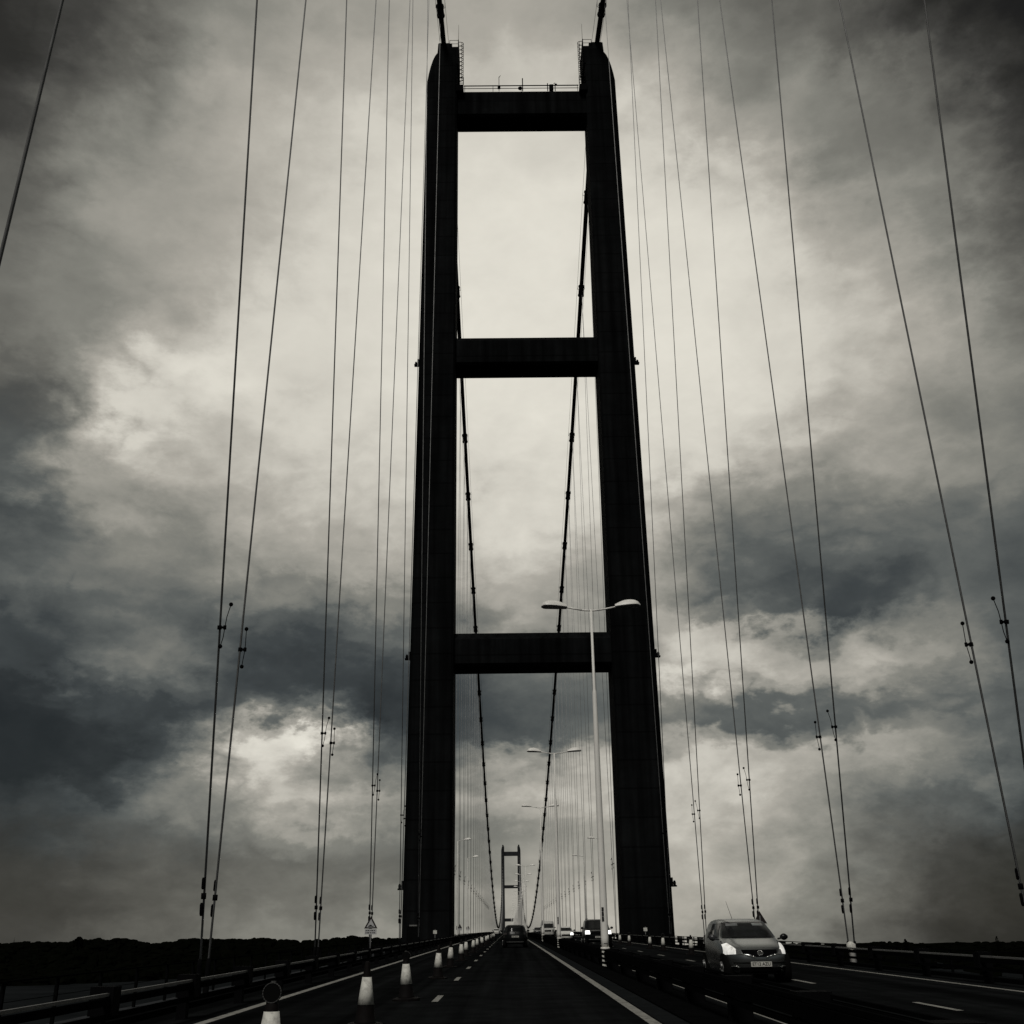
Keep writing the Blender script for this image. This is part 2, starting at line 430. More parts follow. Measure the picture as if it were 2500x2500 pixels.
class MB:
    def __init__(self):
        self.v, self.f, self.mi, self.sm = [], [], [], []

    def quad(self, pts, mi=0, smooth=False):
        b = len(self.v)
        self.v += [tuple(p) for p in pts]
        self.f.append(tuple(range(b, b + len(pts))))
        self.mi.append(mi); self.sm.append(smooth)
        return self

    def hexa(self, lo, hi, mi=0):
        """lo, hi: four corners each, counter-clockwise seen from above"""
        b = len(self.v)
        self.v += [tuple(p) for p in lo] + [tuple(p) for p in hi]
        for q in ((3, 2, 1, 0), (4, 5, 6, 7), (0, 1, 5, 4), (1, 2, 6, 5), (2, 3, 7, 6), (3, 0, 4, 7)):
            self.f.append(tuple(b + i for i in q)); self.mi.append(mi); self.sm.append(False)
        return self

    def box(self, x0, x1, y0, y1, z0, z1, mi=0):
        return self.hexa([(x0, y0, z0), (x1, y0, z0), (x1, y1, z0), (x0, y1, z0)],
                         [(x0, y0, z1), (x1, y0, z1), (x1, y1, z1), (x0, y1, z1)], mi)

    def tube(self, p0, p1, r0, r1=None, n=8, caps=True, mi=0, smooth=True):
        r1 = r0 if r1 is None else r1
        p0, p1 = Vector(p0), Vector(p1)
        d = (p1 - p0).normalized()
        a = Vector((0, 0, 1)) if abs(d.z) < 0.9 else Vector((1, 0, 0))
        s = d.cross(a).normalized()
        t = s.cross(d).normalized()
        b = len(self.v)
        for p, r in ((p0, r0), (p1, r1)):
            for k in range(n):
                an = 2 * math.pi * k / n
                self.v.append(tuple(p + r * (math.cos(an) * s + math.sin(an) * t)))
        for k in range(n):
            k2 = (k + 1) % n
            self.f.append((b + k2, b + k, b + n + k, b + n + k2)); self.mi.append(mi); self.sm.append(smooth)
        if caps:
            self.f.append(tuple(b + k for k in range(n))); self.mi.append(mi); self.sm.append(False)
            self.f.append(tuple(b + n + n - 1 - k for k in range(n))); self.mi.append(mi); self.sm.append(False)
        return self

    def path(self, pts, r, n=6, mi=0):
        for i in range(len(pts) - 1):
            self.tube(pts[i], pts[i + 1], r, n=n, mi=mi)
        return self

    def rings(self, rings, caps=True, mi=0, smooth=True):
        b = len(self.v)
        n = len(rings[0])
        for rg in rings:
            self.v += [tuple(p) for p in rg]
        for i in range(len(rings) - 1):
            for k in range(n):
                k2 = (k + 1) % n
                self.f.append((b + i * n + k, b + i * n + k2, b + (i + 1) * n + k2, b + (i + 1) * n + k))
                self.mi.append(mi); self.sm.append(smooth)
        if caps:
            self.f.append(tuple(b + n - 1 - k for k in range(n))); self.mi.append(mi); self.sm.append(False)
            self.f.append(tuple(b + (len(rings) - 1) * n + k for k in range(n))); self.mi.append(mi); self.sm.append(False)
        return self

    def lathe(self, prof, n=20, c=(0, 0, 0), mi=0, smooth=True):
        rg = [[(c[0] + r * math.cos(2 * math.pi * k / n), c[1] + r * math.sin(2 * math.pi * k / n), c[2] + z) for k in range(n)]
              for r, z in prof]
        return self.rings(rg, True, mi, smooth)

    def ball(self, c, r, n=10, mi=0):
        prof = [(max(1e-3, r * math.sin(math.pi * i / 6)), -r * math.cos(math.pi * i / 6)) for i in range(7)]
        return self.lathe(prof, n, c, mi)

    def grid(self, fn, nu, nv, mi=0, smooth=True):
        b = len(self.v)
        for j in range(nv + 1):
            for i in range(nu + 1):
                self.v.append(tuple(fn(i / nu, j / nv)))
        for j in range(nv):
            for i in range(nu):
                q = b + j * (nu + 1) + i
                self.f.append((q, q + 1, q + nu + 2, q + nu + 1)); self.mi.append(mi); self.sm.append(smooth)
        return self

    def mesh(self, name, mats):
        me = bpy.data.meshes.new(name)
        me.from_pydata(self.v, [], self.f)
        for m in (mats if isinstance(mats, (list, tuple)) else [mats]):
            me.materials.append(m)
        me.polygons.foreach_set('material_index', self.mi)
        me.polygons.foreach_set('use_smooth', self.sm)
        me.update()
        return me

    def build(self, name, mats, parent=None, bevel=0.0):
        o = bpy.data.objects.new(name, self.mesh(name, mats))
        COL.objects.link(o)
        if parent:
            o.parent = parent
        if bevel:
            bv = o.modifiers.new('bevel', 'BEVEL')
            bv.width = bevel; bv.segments = 2; bv.limit_method = 'ANGLE'
        return o


def empty(name, loc=(0, 0, 0), rz=0.0):
    o = bpy.data.objects.new(name, None)
    COL.objects.link(o)
    o.location = loc
    o.rotation_euler = (0, 0, rz)
    o.empty_display_size = 0.3
    return o


def tag(o, label=None, cat=None, group=None, kind=None):
    if label: o['label'] = label
    if cat: o['category'] = cat
    if group: o['group'] = group
    if kind: o['kind'] = kind
    return o


KIDS = {}


def part(mb, name, mats, parent, bevel=0.0):
    o = mb.build(name, mats, parent, bevel)
    KIDS.setdefault(parent.name, []).append(o)
    return o


def copy_tree(o, parent=None):
    c = o.copy()
    COL.objects.link(c)
    if parent:
        c.parent = parent
        KIDS.setdefault(parent.name, []).append(c)
    for k in list(KIDS.get(o.name, [])):
        copy_tree(k, c)
    return c


def place(root, first, loc, rz=None, label=None, group=None):
    o = root if first else copy_tree(root)
    o.location = loc
    if rz is not None:
        o.rotation_euler = (0, 0, rz)
    if label: o['label'] = label
    if group: o['group'] = group
    return o


SPAN = 1370.0


def dz(y):
    """road level along the bridge, cambered over the main span"""
    return 0.0085 * y * (1 - y / SPAN)


YS = [-230 + 5 * i for i in range(0, 60)] + [70 + 15 * i for i in range(0, 100)]


def ribbon(mb, x0, x1, up, ys=None, mi=0, up1=None):
    ys = ys or YS
    b = len(mb.v)
    up1 = up if up1 is None else up1
    for y in ys:
        mb.v.append((x0, y, dz(y) + up)); mb.v.append((x1, y, dz(y) + up1))
    for i in range(len(ys) - 1):
        q = b + 2 * i
        mb.f.append((q, q + 1, q + 3, q + 2)); mb.mi.append(mi); mb.sm.append(False)
    return mb


def beam(mb, x0, x1, z0, z1, ys=None, mi=0):
    """a bar of rectangular section that follows the road"""
    ys = ys or YS
    b = len(mb.v)
    for y in ys:
        d = dz(y)
        mb.v += [(x0, y, d + z0), (x1, y, d + z0), (x1, y, d + z1), (x0, y, d + z1)]
    for i in range(len(ys) - 1):
        q = b + 4 * i
        for k in range(4):
            k2 = (k + 1) % 4
            mb.f.append((q + k2, q + k, q + 4 + k, q + 4 + k2)); mb.mi.append(mi); mb.sm.append(False)
    mb.f.append((b, b + 1, b + 2, b + 3)); mb.mi.append(mi); mb.sm.append(False)
    e = b + 4 * (len(ys) - 1)
    mb.f.append((e + 3, e + 2, e + 1, e)); mb.mi.append(mi); mb.sm.append(False)
    return mb


def yrange(a, b, st):
    return [a + st * i for i in range(int((b - a) / st) + 1)]


# ------------------------------------------------------------------ setting: water, land, deck
WATER_Z = -34.0
mb = MB()
mb.quad([(-9000, -3000, WATER_Z), (9000, -3000, WATER_Z), (9000, 2600, WATER_Z), (-9000, 2600, WATER_Z)])
tag(mb.build('water', M['water']), kind='structure')


def hillz(x, y):
    """height of the wooded left bank and the low right bank above the water"""
    a = math.degrees(math.atan2(x - CAM.x, y - CAM.y))
    r = math.hypot(x - CAM.x, y - CAM.y)
    return a, r


# left bank: a long slope rising to a wooded ridge
def bank_mesh(azs, near, far, nv, crest):
    g = MB()

    def fn(s, t):
        a = azs[0] + (azs[1] - azs[0]) * s
        r0 = near(a); r1 = far
        r = r0 + (r1 - r0) * t
        k = min(1.0, t * 3.0)
        h = WATER_Z - 0.4 + crest(a) * (k * k * (3 - 2 * k)) + 2.0 * math.sin(a * 1.7 + t * 9)*min(1, t * 6)
        ar = math.radians(a)
        return (CAM.x + r * math.sin(ar), CAM.y + r * math.cos(ar), h)
    g.grid(fn, 90, nv)
    return g, fn


def near_l(a):
    return 1180 + 60 * math.sin(a * 0.35) + max(0, (a + 16)) * 55 + max(0, -38 - a) * 10


def crest_l(a):
    return 30.5 + 1.3 * math.sin(a * 0.9 + 1) + 0.6 * math.sin(a * 2.3)


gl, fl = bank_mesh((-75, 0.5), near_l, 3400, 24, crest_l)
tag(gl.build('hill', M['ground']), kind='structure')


def near_r(a):
    return 950 + 50 * math.sin(a * 0.3)


def crest_r(a):
    return 3.5 + 1.0 * math.sin(a * 0.8)


gr_, fr = bank_mesh((0.5, 75), near_r, 4200, 24, crest_r)
tag(gr_.build('farmland', M['ground']), kind='structure')


def blob(mb, c, rx, rz, n=7):
    """one irregular crown: a lumpy low dome"""
    ph = random.random() * 6
    rg = []
    for i in range(5):
        t = i / 4
        rr = rx * math.cos(t * 1.45) ** 0.6
        z = c[2] - rz * 0.6 + rz * 1.6 * math.sin(t * math.pi / 2)
        rg.append([(c[0] + rr * (1 + random.uniform(-.25, .25)) * math.cos(2 * math.pi * k / n + ph),
                    c[1] + rr * (1 + random.uniform(-.25, .25)) * math.sin(2 * math.pi * k / n + ph),
                    z + rz * random.uniform(-.15, .15)) for k in range(n)])
    mb.rings(rg, True, 0, False)


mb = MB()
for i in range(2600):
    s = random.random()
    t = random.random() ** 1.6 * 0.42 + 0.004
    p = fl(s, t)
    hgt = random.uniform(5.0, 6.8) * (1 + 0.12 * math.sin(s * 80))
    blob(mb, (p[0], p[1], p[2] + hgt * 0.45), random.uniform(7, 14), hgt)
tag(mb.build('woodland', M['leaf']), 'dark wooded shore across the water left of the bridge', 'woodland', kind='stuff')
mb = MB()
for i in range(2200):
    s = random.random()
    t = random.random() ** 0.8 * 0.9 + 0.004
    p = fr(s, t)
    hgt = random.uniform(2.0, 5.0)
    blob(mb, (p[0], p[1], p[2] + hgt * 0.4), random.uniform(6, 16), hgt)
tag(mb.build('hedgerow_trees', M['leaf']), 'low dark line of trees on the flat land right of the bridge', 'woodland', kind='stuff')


def lone_tree(name, a, r, zb, h, w, label):
    root = empty(name, (CAM.x + r * math.sin(R(a)), CAM.y + r * math.cos(R(a)), zb))
    tag(root, label, 'tree')
    t_ = MB()
    t_.tube((0, 0, -1), (0, 0, h * 0.35), w * 0.09, w * 0.06, 7)
    for k in range(5):
        an = k * 1.3
        t_.tube((0, 0, h * (0.25 + .03 * k)), (w * .28 * math.cos(an), w * .28 * math.sin(an), h * (.5 + .06 * k)), w * .04, w * .015, 5)
    part(t_, 'trunk', M['trunk'], root)
    c_ = MB()
    for k in range(420):
        zz = random.uniform(0.22, 1.0)
        rr = w * 0.5 * math.sin(min(1, (1 - zz) * 2.2 + 0.12) * math.pi / 2) * math.sqrt(random.random())
        an = random.uniform(0, 6.28)
        p = Vector((rr * math.cos(an), rr * math.sin(an), zz * h))
        d1_ = Vector((random.gauss(0, 1), random.gauss(0, 1), random.gauss(0, 1))).normalized() * w * .10
        d2_ = Vector((random.gauss(0, 1), random.gauss(0, 1), random.gauss(0, 1))).normalized() * w * .10
        c_.quad([p - d1_, p + d2_, p + d1_, p - d2_])
    part(c_, 'crown', M['leaf'], root)


lone_tree('tree', 19.35, 1900, WATER_Z + 2, 24, 9, 'slim dark tree standing above the flat right horizon, nearer the silver car')
lone_tree('tree', 23.4, 1850, WATER_Z + 2, 27, 6, 'tall narrow dark tree on the right horizon, nearest the right edge')
lone_tree('tree', -20.9, 1420, -6, 14, 12, 'round-headed tree rising from the wooded ridge left of the first hanger pair')

for nm_, a, r, zb, h, lb in (('radio_mast', -23.7, 1500, -4, 10, 'thin mast above the woods at the far left edge'),
                             ('radio_mast', -19.5, 1550, -4, 9, 'short thin mast on the wooded ridge, right of the other mast')):
    root = empty(nm_, (CAM.x + r * math.sin(R(a)), CAM.y + r * math.cos(R(a)), zb))
    tag(root, lb, 'mast')
    m_ = MB()
    for sx_, sy_ in ((-1, -1), (1, -1), (0, 1)):
        m_.tube((sx_ * 1.0, sy_ * 1.0, 0), (sx_ * .25, sy_ * .25, h), .16, .12, 5)
    for k in range(10):
        q0 = 1 - .075 * k; q1 = 1 - .075 * (k + 1)
        m_.tube((-q0, -q0, h * k / 10), (q1, -q1, h * (k + 1) / 10), .08, n=4)
        m_.tube((q0, -q0, h * k / 10), (0, q1, h * (k + 1) / 10), .08, n=4)
    part(m_, 'lattice', M['dark_steel'], root)
    m_ = MB(); m_.tube((0, 0, h), (0, 0, h + 4), .1, .06, 5)
    part(m_, 'aerial', M['dark_steel'], root)

# deck: carriageways, median, footways, girder
mb = MB()
ribbon(mb, -9.2, -0.12, 0.0)
tag(mb.build('carriageway', M['asphalt']), kind='structure')
mb = MB()
ribbon(mb, 0.92, 9.2, 0.0)
tag(mb.build('oncoming_carriageway', M['asphalt']), kind='structure')
mb = MB()
beam(mb, -0.12, 0.92, -0.4, 0.03)
tag(mb.build('central_reservation', M['median']), kind='structure')
mb = MB()
ribbon(mb, -0.50, -0.12, 0.003)
tag(mb.build('shoulder_strip', M['shoulder']), kind='structure')
mb = MB()
for s in (-1, 1):
    a, b = sorted((s * 9.2, s * 14.3))
    beam(mb, a, b, -1.1, -0.70)
tag(mb.build('footway', M['walkway']), kind='structure')
mb = MB()
for s in (-1, 1):
    a, b = sorted((s * 9.05, s * 9.25))
    beam(mb, a, b, -0.9, 0.10)
tag(mb.build('kerb', M['median']), kind='structure')
mb = MB()
b0 = 0
for y in YS:
    d = dz(y)
    mb.v += [(-11.2, y, d - 1.12), (11.2, y, d - 1.12), (7.5, y, d - 4.5), (-7.5, y, d - 4.5)]
for i in range(len(YS) - 1):
    for k in range(4):
        k2 = (k + 1) % 4
        mb.f.append((4 * i + k, 4 * i + k2, 4 * i + 4 + k2, 4 * i + 4 + k)); mb.mi.append(0); mb.sm.append(False)
tag(mb.build('box_girder', M['girder']), kind='structure')
# tower bypass platforms of the footway
mb = MB()
for s in (-1, 1):
    for ty in (0, SPAN):
        a, b = sorted((s * 14.3, s * 17.0))
        mb.box(a, b, ty - 12, ty + 12, -1.1 + dz(ty), -0.704 + dz(ty))
tag(mb.build('footway_bypass', M['walkway']), kind='structure')

# road markings
mb = MB()
for x0, x1 in ((-7.92, -7.74), (-0.72, -0.54), (1.24, 1.38), (7.86, 8.0)):
    ribbon(mb, x0, x1, 0.004)
for cx_, off in ((-4.36, -90.2), (4.70, -85.2)):
    y = off - 9 * 6
    while y < 1330:
        ribbon(mb, cx_ - 0.065, cx_ + 0.065, 0.004, [y, y + 1.0, y + 2.1])
        y += 9.0
tag(mb.build('road_markings', M['line']), kind='structure')

# ------------------------------------------------------------------ towers
H_TOP = 118.75


def leg_w(z):
    return 4.953 + (4.094 - 4.953) * z / 115.0


def leg_d(z):
    return 6.0 - 1.25 * z / 115.0


def tower(name, ty, label, beams, m, top=True):
    root = empty(name, (0, ty, dz(ty)))
    tag(root, label, 'bridge tower')
    for s in (-1, 1):
        g = MB()
        rg = []
        zs = [-36, -20, 0, 30, 60, 90, 104, 110.8, 112.1, 113.5, 114.7, 115.5, 116.0, 116.15]
        for z in zs:
            w, d = leg_w(z) / 2, leg_d(z) / 2
            xin = s * (11 - w)
            xo = 11 + w
            if z > 110.8:
                t = (z - 110.8) / 5.35
                xo -= 1.5 * (0.35 * t + 0.65 * (1 - math.sqrt(max(0, 1 - t * t))))
            xo *= s
            c = 0.5
            pts = [(xin + s * 0.25, -d), (xo - s * c, -d), (xo, -d + c), (xo, d - c), (xo - s * c, d), (xin + s * .25, d), (xin, d - .25), (xin, -d + .25)]
            if s < 0:
                pts = pts[::-1]
            rg.append([(x, y, z) for x, y in pts])
        g.rings(rg, True, 0, False)
        part(g, 'leg', m, root)
        # cable saddle housing on the leg top
        g = MB()
        sa, sb = sorted((s * (11 - 1.4), s * (11 + .72)))
        g.hexa([(sa, -2.0, 116.0), (sb, -2.0, 116.0), (sb, 2.0, 116.0), (sa, 2.0, 116.0)],
               [(sa + .08, -1.9, 117.8), (sb - .08, -1.9, 117.8), (sb - .08, 1.9, 117.8), (sa + .08, 1.9, 117.8)])
        sa, sb = sorted((s * (11 - .9), s * (11 + .55)))
        g.box(sa, sb, -1.6, 1.6, 117.8, 118.2)
        part(g, 'saddle_housing', m, root)
        if top:
            xi = s * (11 - leg_w(116) / 2)
            g = MB()    # inspection platform hanging on the inner side of the leg top
            a, b = sorted((s * 10.2, xi - s * 0.25))
            g.box(a, b, -2.3, 2.0, 113.6, 116.75)
            part(g, 'platform', M['black_steel'], root)
            g = MB()
            xa, xb = xi - s * .2, s * 10.0
            for zz in (117.4, 118.05):
                g.path([(xb, -2.2, zz), (xa, -2.2, zz), (xa, 1.9, zz), (xb, 1.9, zz)], .035)
            for yy in (-2.2, -.8, .6, 1.9):
                g.tube((xa, yy, 116.75), (xa, yy, 118.08), .035)
            g.tube((xb, -2.2, 116.75), (xb, -2.2, 118.08), .035)
            part(g, 'platform_rail', M['black_steel'], root)
            # caged ladder down to the top beam
            g = MB()
            lxp = xi - s * 0.12
            for yy in (-2.45, -1.95):
                g.tube((lxp - s * .05, yy, 109.0), (lxp - s * .05, yy, 117.9), .035)
            z = 109.2
            while z < 117.8:
                g.tube((lxp - s * .05, -2.45, z), (lxp - s * .05, -1.95, z), .022, n=5)
                z += .32
            part(g, 'ladder', M['black_steel'], root)
            g = MB()
            hoops = [110.75 + .73 * k for k in range(10)]
            for z in hoops:
                pts = [(lxp - s * (.06 + .72 * math.sin(math.pi * k / 8)), -2.2 - .36 * math.cos(math.pi * k / 8), z + .1 * math.sin(math.pi * k / 8)) for k in range(9)]
                g.path(pts, .042, 5)
            for k in (2, 4, 6):
                x_, y_ = lxp - s * (.06 + .72 * math.sin(math.pi * k / 8)), -2.2 - .36 * math.cos(math.pi * k / 8)
                g.tube((x_, y_, hoops[0]), (x_, y_, hoops[-1]), .034, n=5)
            part(g, 'ladder_cage', M['black_steel'], root)
            g = MB()    # landing cabinet at the foot of the ladder
            a, b = sorted((xi + s * .1, xi - s * .95))
            g.box(a, b, -2.6, -1.2, 108.5, 109.55)
            xq = xi - s * .95
            for p_, q_ in (((xq, -2.6, 109.5), (xq, -2.6, 110.8)), ((xq, -2.6, 109.8), (xi, -2.6, 109.8)), ((xq, -2.6, 110.2), (xi, -2.6, 110.2)), ((xq, -2.6, 110.8), (xi, -2.6, 110.8))):
                g.tube(p_, q_, .05)
            part(g, 'ladder_gate', M['black_steel'], root)
            g = MB()
            g.tube((xa, -2.2, 116.75), (xa, -2.2, 121.0), .035, .015)
            part(g, 'antenna', M['black_steel'], root)
            g = MB()
            for zz in (65.5, 28.7, 5.1):
                xo = s * (11 + leg_w(zz) / 2)
                yy = -leg_d(zz) / 2 + 0.6
                a, b = sorted((xo, xo + s * .55))
                f_ = MB()
                f_.box(a, b, yy - .25, yy + .25, zz - .12, zz + .02)
                f_.lathe([(.13, 0), (.15, .25), (.10, .42), (.02, .47)], 10, (xo + s * .35, yy, zz + .02))
                a, b = sorted((xo, xo + s * .18))
                f_.box(a, b, yy - .2, yy + .2, zz + .02, zz + .75)
                part(f_, 'obstruction_lamp', M['black_steel'], root)
    for zb, zt in beams:
        g = MB()
        w = 11 - min(leg_w(zt), leg_w(zb)) / 2 + 0.4
        d = leg_d(zb) / 2 * .72
        prof = [(-d + .3, zb), (d - .3, zb), (d, zb + .3), (d, zt - .9), (d - .9, zt), (-d + .9, zt), (-d, zt - .9), (-d, zb + .3)]
        g.rings([[(-w, y, z) for y, z in prof[::-1]], [(w, y, z) for y, z in prof[::-1]]], True, 0, False)
        part(g, 'cross_beam', m, root)
    if top:
        zt = beams[0][1]
        xr = 11 - leg_w(zt) / 2 - 0.9
        g = MB()
        for yy in (-.95, .95):
            for zz in (.5, .98):
                g.tube((-xr, yy, zt + zz), (xr, yy, zt + zz), .075 if zz > .9 else .045)
            for k in range(5):
                x_ = -xr + .15 + (2 * xr - .3) * k / 4
                g.tube((x_, yy, zt - .05), (x_, yy, zt + 1.08), .035)
        part(g, 'handrail', M['black_steel'], root)
        g = MB()
        g.tube((-3.1, -.95, zt), (-3.1, -.95, zt + 2.6), .04)
        g.tube((-3.1, -.95, zt + 2.5), (-2.85, -.95, zt + 2.9), .05, .02)
        g.box(-3.3, -2.9, -1.1, -.8, zt + .5, zt + .75)
        part(g, 'wind_vane', M['black_steel'], root)
        g = MB()
        g.tube((.2, -.95, zt), (.2, -.95, zt + 2.3), .07)
        g.lathe([(.05, .0), (.28, .1), (.3, .25), (.05, .35)], 10, (-.15, -.95, zt + .3))
        part(g, 'beacon', M['black_steel'], root)
        g = MB()
        g.box(3.95, 4.5, -1.2, -.7, zt, zt + .95)
        g.tube((3.7, -.95, zt), (3.7, -.95, zt + 1.35), .07)
        g.tube((4.75, -.95, zt), (4.75, -.95, zt + 1.2), .06)
        g.tube((4.75, -.95, zt + 1.2), (4.95, -.95, zt + 1.05), .12, .16)
        g.tube((4.55, -.95, zt + 1.25), (4.75, -.95, zt + 1.45), .04)
        part(g, 'floodlight', M['black_steel'], root)
    g = MB()
    g.lathe([(9, -39), (9, -33)], 24, (-11, 0, 0)); g.lathe([(9, -39), (9, -33)], 24, (11, 0, 0))
    g.box(-11, 11, -5, 5, -39, -33.1)
    part(g, 'pier', m, root)
    return root


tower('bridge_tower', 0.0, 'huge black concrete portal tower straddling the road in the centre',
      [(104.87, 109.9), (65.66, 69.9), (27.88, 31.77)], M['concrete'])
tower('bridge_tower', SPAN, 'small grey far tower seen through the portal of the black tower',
      [(103.9, 109.4), (62.6, 66.6), (21.2, 25.1)], M['lit_concrete'], top=False)

# ------------------------------------------------------------------ main cables and hangers


def cable_z(y):
    if y < 0:
        return 118.3 + 0.245 * y + 0.00010 * y * y
    if y <= SPAN:
        t = 1 - 2 * y / SPAN
        return 118.3 - 110.8 * (1 - t * t)
    return 118.3 - 0.25 * (y - SPAN)


ST_NEAR = {-1: [-100.2, -83.05, -65.6, -47.4, -29.6, -12.5], 1: [-100.2, -84.05, -67.8, -50.8, -34.0, -17.0]}
ST_MAIN = [14.0 + 18.1 * k for k in range(75)]


def hit(y0, z0, sl):
    z = 90.0
    for _ in range(30):
        z = cable_z(y0 + sl * (z - z0))
    return y0 + sl * (z - z0), z


BANDS_NEAR = [-9.0 - 17.25 * k for k in range(9)]
BANDS_MAIN = [y + 9.05 for y in ST_MAIN[:-1]]
for s, side in ((-1, 'left'), (1, 'right')):
    root = empty('main_cable', (s * 10.88, 0, 0))
    tag(root, 'thick black main cable draped over the %s leg of the tower' % side, 'cable')
    g = MB()
    ys = yrange(-230, 0, 10) + yrange(10, 1370, 10) + [1400, 1440, 1500]
    n = 10
    rg = []
    for i, y in enumerate(ys):
        y1, y2 = ys[max(0, i - 1)], ys[min(len(ys) - 1, i + 1)]
        t = Vector((0, y2 - y1, cable_z(y2) - cable_z(y1))).normalized()
        nn = Vector((0, -t.z, t.y))
        rg.append([Vector((0, y, cable_z(y))) + .35 * (math.cos(2 * math.pi * k / n) * Vector((1, 0, 0)) + math.sin(2 * math.pi * k / n) * nn) for k in range(n)])
    g.rings(rg)
    part(g, 'strand', M['cable'], root)
    for q in (-1, 1):
        g = MB()
        pts = [(q * .62, y, cable_z(y) + 1.15) for y in ys if y < 1365]
        g.path(pts, .022, 4)
        part(g, 'hand_rope', M['cable'], root)
    proto = None
    for y in BANDS_NEAR + BANDS_MAIN:
        sl = (cable_z(y + .5) - cable_z(y - .5))
        if proto is None:
            g = MB()
            g.tube((0, -.95, 0), (0, .95, 0), .47, n=12)
            g.tube((0, -1.05, 0), (0, -.9, 0), .55, n=12)
            g.tube((0, .9, 0), (0, 1.05, 0), .55, n=12)
            g.box(-.12, .12, -.7, .7, -.75, -.4)
            for q in (-1, 1):
                g.path([(q * .3, 0, .3), (q * .62, 0, .5), (q * .62, 0, 1.2)], .035, 5)
            proto = part(g, 'cable_band', M['cable'], root)
            o = proto
        else:
            o = proto.copy(); COL.objects.link(o)
            o.parent = root
        o.location = (0, y, cable_z(y))
        o.rotation_euler = (math.atan(sl), 0, 0)

# damper: clamp with a bent bar carrying a ball at either end; coupler: boot above and below a collar
DAMP = {}
for s in (-1, 1):
    for bent in (0, 1):
        g = MB()
        q = -s          # the damper hangs on the road side of its rope
        g.tube((0, 0, -.055), (0, 0, .055), .062, n=10)
        g.box(min(0, q * .16), max(0, q * .16), -.035, .035, -.03, .03)
        g.tube((q * .15, 0, -.058), (q * .15, 0, .058), .045, n=8)
        top = (q * (.29 if bent else .13), 0, .66)
        bot = (q * (.05 if bent else .10), 0, -.54)
        g.path([(q * .15, 0, 0), (q * (.19 if bent else .14), 0, .30), top], .013, 5)
        g.path([(q * .15, 0, 0), (q * .12, 0, -.28), bot], .013, 5)
        g.ball(top, .062); g.ball(bot, .062)
        DAMP[(s, bent)] = g.mesh('damper', M['black_steel'])
g = MB()
g.tube((0, 0, -.075), (0, 0, .075), .068, n=10)
g.lathe([(.035, .17), (.052, .20), (.05, .42), (.035, .47)], 8, (-.025, 0, 0))
g.lathe([(.035, -.50), (.052, -.45), (.055, -.22), (.035, -.17)], 8, (-.035, 0, 0))
COUP = g.mesh('rope_coupler', M['black_steel'])
g = MB()
g.lathe([(.05, .9), (.07, .75), (.085, .0), (.11, -.05), (.11, -.25)], 10)
g.box(-.16, .16, -.10, .10, -.5, -.25)
SOCK = g.mesh('anchor_socket', M['black_steel'])


def hanger(s, y0, sl, label, group, detail, rad=.0315):
    """one hanger rope: from its socket at the deck edge up to the main cable"""
    zb = dz(y0) - 0.70
    off = 0.32 if sl > 0 else -0.32
    yt, zt = hit(y0 + off, zb, sl)
    root = empty('hanger', (s * 11, y0 + off, zb))
    tag(root, label, 'hanger', group)
    g = MB()
    h = zt - zb
    g.tube((0, 0, .4), (0, sl * h, h), rad, n=7)
    part(g, 'rope', M['rope'], root)
    kids = []
    ang = math.atan(sl)
    if detail:
        kids.append(('damper', DAMP[(s, 1 if sl < 0 else 0)], 10.1 if s < 0 else 9.75, False))
    if detail > 1:
        kids.append(('rope_coupler', COUP, 2.95, True))
        kids.append(('anchor_socket', SOCK, .5, True))
    for nm_, me, hh, follow in kids:
        o = bpy.data.objects.new(nm_, me)
        COL.objects.link(o)
        o.parent = root
        o.location = (0, sl * hh, hh)
        o.rotation_euler = (-ang, 0, 0)
    return root


ORD = ['first', 'second', 'third', 'fourth', 'fifth', 'sixth', 'seventh', 'eighth', 'ninth', 'tenth']
for s, side in ((-1, 'left'), (1, 'right')):
    grp = 'hangers of the %s cable in front of the black tower' % side
    for k, y0 in enumerate(ST_NEAR[s]):
        if k == 0:
            if s < 0:
                hanger(s, y0, .045, 'thickest hanger rope crossing the top left corner of the picture', grp, 2)
            continue
        nm_ = ('nearest pair %s of the road' % side) if k == 1 else '%s pair from the camera, %s of the road' % (ORD[k - 1], side)
        hanger(s, y0, -.135, 'hanger leaning towards the camera, ' + nm_, grp, 2)
        hanger(s, y0, .045, 'hanger leaning away from the camera, ' + nm_, grp, 2)
    grp = 'hangers of the %s cable in the main span beyond the tower' % side
    for k, y0 in enumerate(ST_MAIN[:69]):
        hcab = cable_z(y0) - dz(y0)
        for sl0 in (-9.05, 9.05):
            sl = sl0 / max(6.0, cable_z(y0 + sl0) - dz(y0) + .7)
            if k < 10:
                lb = 'thin %s hanger, %s pair beyond the black tower, leaning %s' % (side, ORD[k], 'back to it' if sl0 < 0 else 'away from it')
            else:
                lb = 'hair-thin hanger far along the %s cable, in the row fading to the far tower' % side
            hanger(s, y0, sl, lb, grp, 1 if k < 18 else 0, .0315)
mb = MB()
for s in (-1, 1):
    for y0 in ST_MAIN[69:]:
        zb = dz(y0) - .7
        for sl0 in (-9.05, 9.05):
            mb.tube((s * 11, y0, zb), (s * 11, y0 + sl0, cable_z(y0 + sl0)), .0315, n=5)
tag(mb.build('far_hangers', M['rope']), 'faint last hangers of both cables close to the far tower', 'hanger', kind='stuff')

# ------------------------------------------------------------------ safety barriers and parapets


